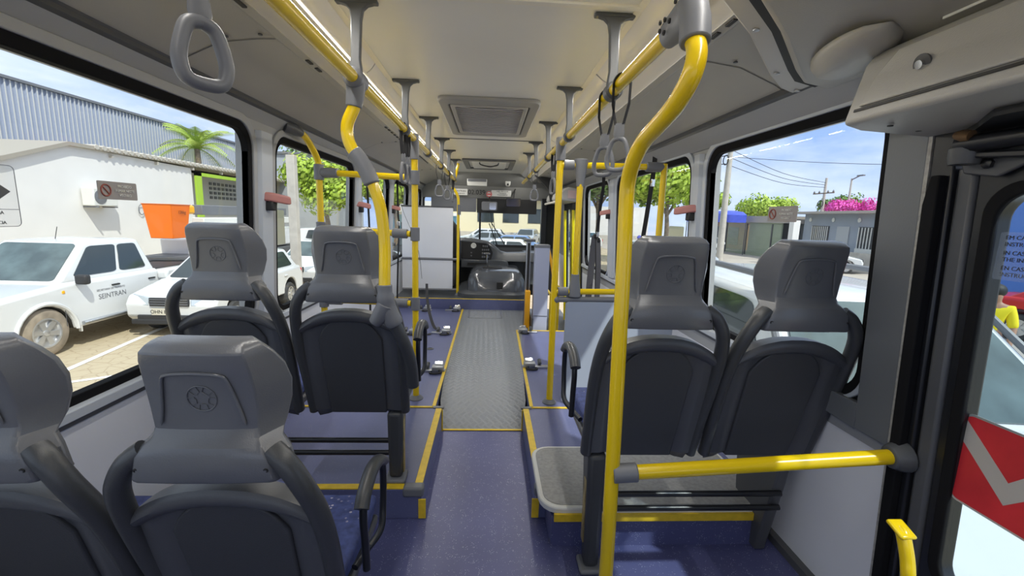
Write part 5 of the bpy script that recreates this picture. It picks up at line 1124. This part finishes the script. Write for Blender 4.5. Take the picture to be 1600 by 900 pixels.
# trees
def tree(name, label, loc, h, r, leaf='leaf', n=900, trunk=.18, flat=.7, ls=.28, seed=1, group='trees'):
    rd = random.Random(seed); t = thing(name, label, 'tree', (loc[0], loc[1], GZ), 0, group)
    b = MB(); b.tube(cat_spline([V((0, 0, 0)), V((.1, .05, h*.3)), V((-.05, 0, h*.55)), V((0, 0, h*.8))], 4), [trunk*(1-.05*i) for i in range(13)], 8)
    for k in range(6):
        q = k*1.1; b.tube([V((0, 0, h*.45)), V((r*.3*math.cos(q), r*.3*math.sin(q), h*.65)), V((r*.6*math.cos(q), r*.6*math.sin(q), h*.8))], [trunk*.5, trunk*.3, trunk*.12], 6)
    b.obj('trunk', M['bark'], t)
    b = MB(); cl = [(V((rd.uniform(-.7, .7)*r, rd.uniform(-.7, .7)*r, h*.78+rd.uniform(-.35, .4)*r*flat)), r*rd.uniform(.28, .5)) for _ in range(16)]
    n = int(n*2.6); ls *= .58
    for i in range(n):
        c, rr = cl[i % 16]; d = V((rd.gauss(0, 1), rd.gauss(0, 1), rd.gauss(0, 1))).normalized(); p = c+d*rr*rd.uniform(.6, 1.05)
        u = (d.orthogonal().normalized()*rd.uniform(.6, 1)+d*rd.uniform(-.4, .4))*ls; w = d.cross(u).normalized()*ls*.55
        b.add([p-u, p+w, p+u, p-w], [(0, 1, 2, 3)])
    o = b.obj('crown', M[leaf], t, flip=False); return t
tree('leafy_tree', 'light green tree beyond the second left window', (-9.5, 26), 5.0, 2.6, 'leaf', 2600, seed=3, ls=.26)
tree('leafy_tree', 'darker green tree behind the light green one on the left', (-16.5, 45), 7.6, 4.2, 'leafd', 2200, seed=4, ls=.4)
tree('leafy_tree', 'yellow green tree beyond the third left window', (-6.4, 29.9), 5.6, 2.0, 'leaf', 2200, seed=5, ls=.3)
tree('leafy_tree', 'dark green trees closing the left view beyond the fourth window', (-8.6, 40.5), 6.8, 2.8, 'leafd', 1800, seed=6, ls=.45)
tree('leafy_tree', 'bright green tree beyond the second right window', (10.2, 25), 6.2, 2.5, 'leaf', 2600, seed=8, ls=.3)
tree('leafy_tree', 'dense green tree beyond the third right window', (7.6, 31), 7.0, 2.8, 'leafd', 2000, seed=9, ls=.35)
tree('leafy_tree', 'small green tree left of the utility pole across the street', (21.5, 44), 5.6, 2.0, 'leaf', 1500, seed=10, ls=.35)
tree('leafy_tree', 'wide round green tree above the grey house roofs', (31.5, 48.5), 5.0, 3.5, 'leaf', 2200, seed=11, ls=.35, flat=.40)
tree('leafy_tree', 'low green bush behind the pink bougainvillea', (32.0, 38.4), 5.6, 1.8, 'leafd', 900, seed=12, ls=.28)
tree('leafy_tree', 'small pale green tree in front of the orange roof', (28.6, 22.6), 4.2, 1.5, 'leaf', 900, seed=13, ls=.25)
tree('leafy_tree', 'tree seen at the right edge of the windscreen', (7.5, 40), 8, 2.6, 'leafd', 1200, seed=14, ls=.4)
M['bougain'] = mat('magenta blossom', (.75, .08, .45), .6, noise=(3, .3)); o = tree('flowering_shrub', 'magenta bougainvillea rising over the grey house roof', (28.2, 34.1), 5.0, 1.7, 'bougain', 1300, seed=15, ls=.2, flat=.35); o['category'] = 'shrub'
# palm
t = thing('palm_tree', 'green palm tree standing behind the white building roof', 'tree', (-20.6, 32.6, GZ)); t.scale = (1.0, 1.15, 1.08); MB().tube([V((0, 0, 0)), V((.1, 0, 3)), V((0, 0, 6.0))], [.25, .2, .16], 10).obj('trunk', M['bark'], t)
rd = random.Random(5)
for k in range(22):
    q = 2*math.pi*k/22+rd.uniform(-.1, .1); up = rd.uniform(.1, 1.3); Ln = rd.uniform(2.2, 3.0); b = MB(); pr_ = None
    sp_ = [V((math.cos(q)*Ln*s_*math.cos(up*(1-s_*.3)), math.sin(q)*Ln*s_*math.cos(up*(1-s_*.3)), 6.0+Ln*(math.sin(up)*s_*1.15-1.0*s_*s_*(.75 if up < .8 else .55)))) for s_ in [i/12 for i in range(13)]]
    b.tube(sp_, [.04-.0025*i for i in range(13)], 5)
    for i in range(1, 13):
        d = (sp_[i]-sp_[i-1]).normalized(); sd = d.cross(V((0, 0, 1))).normalized()
        for s_ in (-1, 1):
            for h_ in (0, .5):
                p = sp_[i-1].lerp(sp_[i], h_); ln = .62*math.sin(math.pi*(i/13.5))+.15; tip = p+sd*s_*ln*.75+d*ln*.5-V((0, 0, ln*.35))
                b.add([p, p+d*.07, tip], [(0, 1, 2)])
    b.obj('frond', M['leafp'], t, flip=False)
# across the street on the right
GX = 22
gp = mat('grey blue render', (.32, .36, .42), .8, noise=(.6, .08)); gb = mat('tiled roof grey brown', (.38, .35, .32), .8)
t = thing('grey_house', 'row of low grey blue houses with barred white windows across the street', 'building', (GX, 26.5, GZ)); t.scale = (1, 1, 1.13)
MB().box((2.5, -1.5, 1.45), (5, 9.4, 2.9)).obj('house_wall', gp, t); MB().box((2.2, -1.5, 2.95), (5.9, 9.8, .14)).obj('roof', gb, t, bevel=.02)
for y0, w_ in ((1.6, 1.5), (-2.4, 1.9)):
    wn_ = MB().box((-.02, y0, 1.65), (.06, w_, 1.1)).obj('window', M['dark'], t)
    for k in range(9): MB().box((-.09, y0-w_/2+.08+k*(w_-.16)/8, 1.62), (.03, .05, 1.1)).obj('window_bar', M['paper'], wn_)
    MB().box((-.10, y0, .95), (.05, w_, .25)).obj('window_rail', M['paper'], wn_)
MB().box((-.02, -.3, 1.15), (.08, .95, 2.1)).obj('house_door', mat('pale door', (.42, .44, .46), .6), t)
MB().box((-.9, -2.6, .45), (.18, 4.8, .9)).obj('garden_wall', M['conc'], t)
for k in range(4): MB().lathe([(.12, 0), (.12, .03), (.02, .05)], (-.02, 2.6-k*2, 2.55), (-1, 0, 0), 12).obj('wall_lamp', M['paper'], t)
t = thing('green_garage', 'pale green ribbed garage gates left of the white post across the street', 'building', (GX-1, 34.5, GZ))
gg = mat('pale green shutter', (.36, .42, .30), .6)
b = MB()
for k in range(26): b.box((0, 0, .05+k*.10), (.10, 8.0, .075))
b.obj('shutter', gg, t); MB().box((1.5, 0, 2.85), (3.4, 8.6, .5)).obj('roof_slab', gb, t); MB().box((2.6, 0, 1.3), (.2, 8.2, 2.6)).obj('back_wall', gp, t)
for y0 in (-3, .2, 3.2): MB().box((-.08, y0, 1.25), (.08, .10, 2.5)).obj('gate_post', M['dark'], t)
tag(MB().box((GX-3.2, 26.2, GZ+1.38), (.42, .42, 2.76)).obj('gate_pillar', M['wall_w'], bevel=.02), 'square white gate pillar between the green gates and the grey houses', 'pillar')
t = thing('orange_house', 'white house with orange tiled roof behind the grey houses', 'building', (31.5, 33.0, GZ)); t.scale = (1, 1, 1.0); MB().prism([(-3, 0), (3, 0), (3, 3.6), (0, 5.2), (-3, 3.6)], lambda u, v, d: V((d, u, v)), 0, 6).obj('house_wall', M['wall_w'], t)
MB().prism([(-3.3, 3.5), (0, 5.25), (3.3, 3.5), (3.3, 3.7), (0, 5.45), (-3.3, 3.7)], lambda u, v, d: V((d, u, v)), .3, 6.3).obj('tiled_roof', mat('orange tiles', (.72, .24, .07), .8, noise=(6, .2)), t)
t = thing('orange_shop', 'low orange and tan shop front behind the blue canopies', 'building', (24, 45, GZ)); MB().box((2, 0, 1.4), (4, 10, 2.8)).obj('shop_wall', mat('orange tan wall', (.62, .28, .08), .7), t); MB().box((1.6, 0, 2.9), (5, 10.6, .2)).obj('roof', gb, t)
for k in range(3): MB().box((-.03, -3+k*3, 1.3), (.06, 1.8, 1.7)).obj('shop_window', M['carglass'], t)
for i, (y, lab) in enumerate(((39.5, 'left'), (35.3, 'right'))):
    t = thing('blue_canopy', '%s domed blue advertising canopy on slim posts beside the utility pole' % lab, 'canopy', (19.5, y, GZ), 0, 'blue canopies')
    MB().loft([[V((x*w, yy*w, z)) for x, yy in rrect(-.9, .9, -1.6, 1.6, .5)] for z, w in ((2.55, 1), (3.15, 1), (3.4, .8), (3.5, .3))]).obj('canopy_top', mat('deep blue canopy', (.06, .10, .62), .5) if not i else bpy.data.materials['deep blue canopy'], t)
    for x in (-.8, .8):
        for yy in (-1.4, 1.4): MB().tube([V((x, yy, 0)), V((x, yy, 2.6))], .04, 6).obj('canopy_post', M['dark'], t)
    text('canopy_text', ['Pao de', '9'][i], .50, (18.58, y, GZ+2.85), (0, -1, 0), (0, 0, 1), M['paper'], t)
def pole(label, x, y, h, r=.13, arm=True, name='utility_pole'):
    t = thing(name, label, 'pole', (x, y, GZ)); MB().tube([V((0, 0, 0)), V((0.0, 0, h))], [r*1.3, r*.8], 12).obj('pole_shaft', M['conc'], t)
    if arm:
        MB().tube([V((-.1, 1.2, h-1.3)), V((-.1, -1.2, h-1.3))], .05, 6).obj('cross_arm', M['bark'], t)
        for k in (-1.1, -.5, .5, 1.1): MB().lathe([(.05, 0), (.09, .06), (.05, .14), (.02, .2)], (-.1, k, h-1.26), (0, 0, 1), 8).obj('insulator', M['grey'], t)
        MB().tube([V((-.25, .3*math.cos(q), h-2.2+.3*math.sin(q))) for q in [2*math.pi*k/16 for k in range(16)]], .03, 6, loop=True).obj('cable_loop', M['ink'], t)
    return t
pole('tall concrete utility pole with a cable loop outside the first right window', 15.0, 27.6, 8.6, .17)
pole('thin far utility pole above the grey houses', 29, 37.2, 6.6, .12)
t = pole('street lamp post beside the magenta bougainvillea', 28, 33.3, 6.2, .08, False, 'street_lamp'); MB().tube([V((0, 0, 6.1)), V((-.2, -.9, 6.3))], .05, 6).obj('lamp_arm', M['grey'], t); MB().box((-.25, -1.1, 6.32), (.2, .6, .1)).obj('lamp_head', M['grey'], t, bevel=.03)
t = pole('light pole behind the second right window tree', 9.0, 23.0, 7.0, .09, False)
wi = 0
A = V((14.9, 27.6, GZ+7.2))
for dz, (ex, ey, ez), r_, lb in ((0, (10, 5, 8.2), .028, 'thick lowest'), (.5, (11, 4, 9.4), .014, 'second'), (.2, (12, 3, 8.9), .014, 'third'), (.8, (9, 2, 9.9), .014, 'highest'), (-.6, (30, 14, 5.6), .014, 'far lower')):
    P0 = A+V((0, 0, dz)); P1 = V((ex, ey, GZ+ez)); mid = (P0+P1)/2-V((0, 0, .5))
    tag(MB().tube(cat_spline([P0, P0.lerp(P1, .25)-V((0, 0, .38)), mid, P0.lerp(P1, .75)-V((0, 0, .38)), P1], 5), r_, 5).obj('overhead_wire', M['ink']), '%s overhead wire running from the tall utility pole towards the bus' % lb, 'wire', 'overhead wires')
for dz, lb in ((0, 'upper'), (-.5, 'middle'), (-1.0, 'lower')):
    P0 = A+V((0, .3, dz)); P1 = V((29, 37.2, GZ+6.2+dz*.4)); tag(MB().tube(cat_spline([P0, (P0+P1)/2-V((0, 0, .4)), P1], 6), .018, 5).obj('overhead_wire', M['ink']), '%s overhead wire between the tall and the thin utility pole' % lb, 'wire', 'overhead wires')
    P1 = V((4, 60, GZ+8.5+dz)); tag(MB().tube(cat_spline([P0, (P0+P1)/2-V((0, 0, .4)), P1], 6), .03, 5).obj('overhead_wire', M['ink']), '%s overhead wire leading away left from the tall utility pole' % lb, 'wire', 'overhead wires')
# ahead of the windscreen
t = thing('cream_building', 'cream building with dark windows ahead of the windscreen', 'building', (2.5, 50, GZ)); MB().box((0, 0, 2.2), (13, 6, 4.4)).obj('building_wall', mat('cream render', (.78, .72, .52), .8), t); MB().box((0, -.3, 4.5), (13.6, 7, .3)).obj('roof_edge', M['conc'], t)
for k in range(3): MB().box((-3+k*2.7, -3.02, 2.6), (1.7, .06, 1.5)).obj('window', M['carglass'], t)
t = thing('white_hall', 'bright white wall right of the cream building', 'building', (13.0, 47, GZ)); MB().box((0, 0, 1.9), (7, 4, 3.8)).obj('building_wall', M['wall_w'], t)
t = thing('white_hall', 'bright white wall left of the cream building', 'building', (-7.2, 47, GZ)); MB().box((0, 0, 1.9), (5, 4, 3.8)).obj('building_wall', M['wall_w'], t)
t = thing('blue_kiosk', 'light blue kiosk with a white roof at the left edge of the windscreen view', 'kiosk', (-5.2, 34, GZ)); MB().box((0, 0, 1.2), (5, 3, 2.4)).obj('kiosk_wall', mat('light blue paint', (.15, .45, .70), .6), t); MB().box((0, -.2, 2.5), (5.6, 3.8, .2)).obj('kiosk_roof', M['wall_w'], t); MB().box((.2, -1.52, 1.4), (3, .06, .9)).obj('window', M['carglass'], t)
t = thing('garden_wall', 'low pale wall behind the parked cars ahead', 'wall', (0, 44.4, GZ)); MB().box((0, 0, .45), (34, .25, .9)).obj('wall_body', M['conc'], t)

# ------------------------------------------------------------------ people outside
skin = mat('skin', (.42, .24, .16), .5)
def person(label, loc, rz, shirt, trous, cap=None, ha=.9):
    t = thing('person', label, 'person', (loc[0], loc[1], GZ), rz)
    J = dict(pel=(0, 0, .95), sp=(0, .01, 1.15), ch=(0, 0, 1.35), nk=(0, 0, 1.47), hd=(0, .01, 1.56), tp=(0, .01, 1.66), ls=(-.17, 0, 1.40), le=(-.23, .03, 1.13), lw=(-.22, .14, .90), lh=(-.21, .18, .82), rs=(.17, 0, 1.40), re=(.23, .03, 1.13), rw=(.22, .14, .90), rh=(.21, .18, .82), lt=(-.09, 0, .88), lk=(-.10, .03, .48), la=(-.11, 0, .09), lf=(-.12, .14, .035), rt=(.09, 0, .88), rk=(.11, .02, .48), ra=(.13, -.04, .09), rf=(.14, .10, .035))
    E = [('pel', 'sp'), ('sp', 'ch'), ('ch', 'nk'), ('nk', 'hd'), ('hd', 'tp'), ('ch', 'ls'), ('ls', 'le'), ('le', 'lw'), ('lw', 'lh'), ('ch', 'rs'), ('rs', 're'), ('re', 'rw'), ('rw', 'rh'), ('pel', 'lt'), ('lt', 'lk'), ('lk', 'la'), ('la', 'lf'), ('pel', 'rt'), ('rt', 'rk'), ('rk', 'ra'), ('ra', 'rf')]
    Rr = dict(pel=.13, sp=.12, ch=.135, nk=.055, hd=.095, tp=.07, ls=.06, rs=.06, le=.043, re=.043, lw=.03, rw=.03, lh=.035, rh=.035, lt=.09, rt=.09, lk=.06, rk=.06, la=.042, ra=.042, lf=.04, rf=.04)
    def skinmesh(name, keys, m, sc=1, add=0, par=None):
        ks = [k_ for k_ in J if k_ in keys]; me = bpy.data.meshes.new(name); me.from_pydata([J[k_] for k_ in ks], [(ks.index(a), ks.index(c)) for a, c in E if a in keys and c in keys], []); me.materials.append(m)
        o = bpy.data.objects.new(name, me); S.collection.objects.link(o); o.parent = par or t
        md = o.modifiers.new('k', 'SKIN'); md.use_smooth_shade = True; sb = o.modifiers.new('s', 'SUBSURF'); sb.levels = 1; sb.render_levels = 2
        for i, k_ in enumerate(ks): me.skin_vertices[0].data[i].radius = (Rr[k_]*sc+add, Rr[k_]*sc*(.75 if k_ in ('sp', 'ch', 'pel') else 1)+add)
        me.skin_vertices[0].data[0].use_root = True; return o
    bd = skinmesh('body', set(J), skin)
    skinmesh('shirt', {'pel', 'sp', 'ch', 'ls', 'le', 'rs', 're'}, shirt, 1, .014, bd); skinmesh('trousers', {'pel', 'lt', 'lk', 'la', 'rt', 'rk', 'ra'}, trous, 1, .013, bd)
    if cap:
        MB().lathe([(.105, 1.60), (.11, 1.63), (.095, 1.70), (.05, 1.745), (.005, 1.755)], (0, .0, 0), (0, 0, 1), 20).obj('cap', cap, bd); MB().prism([(-.08, .08), (.08, .08), (.06, .17), (-.06, .17)], lambda u, v, d: V((u, v, d)), 1.615, 1.63).obj('cap_peak', cap, bd, bevel=.01)
    else: MB().ball((0, -.01, 1.64), .112, 16, 10, (.95, 1, .9)).obj('hair', M['ink'], bd)
    return t
bl = mat('blue cap cloth', (.08, .09, .45), .8); rs_ = mat('red shirt cloth', (.45, .12, .12), .8); yl = mat('yellow shirt cloth', (.85, .72, .02), .8); wt = mat('white trousers cloth', (.75, .75, .74), .8); dk = mat('dark trousers cloth', (.05, .06, .09), .8)
q = onZ(999, 368, GZ+1.74); person('person in a blue cap standing outside behind the right curved pole', (q.x, q.y), 2.6, rs_, dk, bl)
q = onZ(1552, 478, GZ+1.42); person('person in a yellow shirt and white trousers outside the rear door glass', (q.x, q.y), 2.2, yl, wt, None)
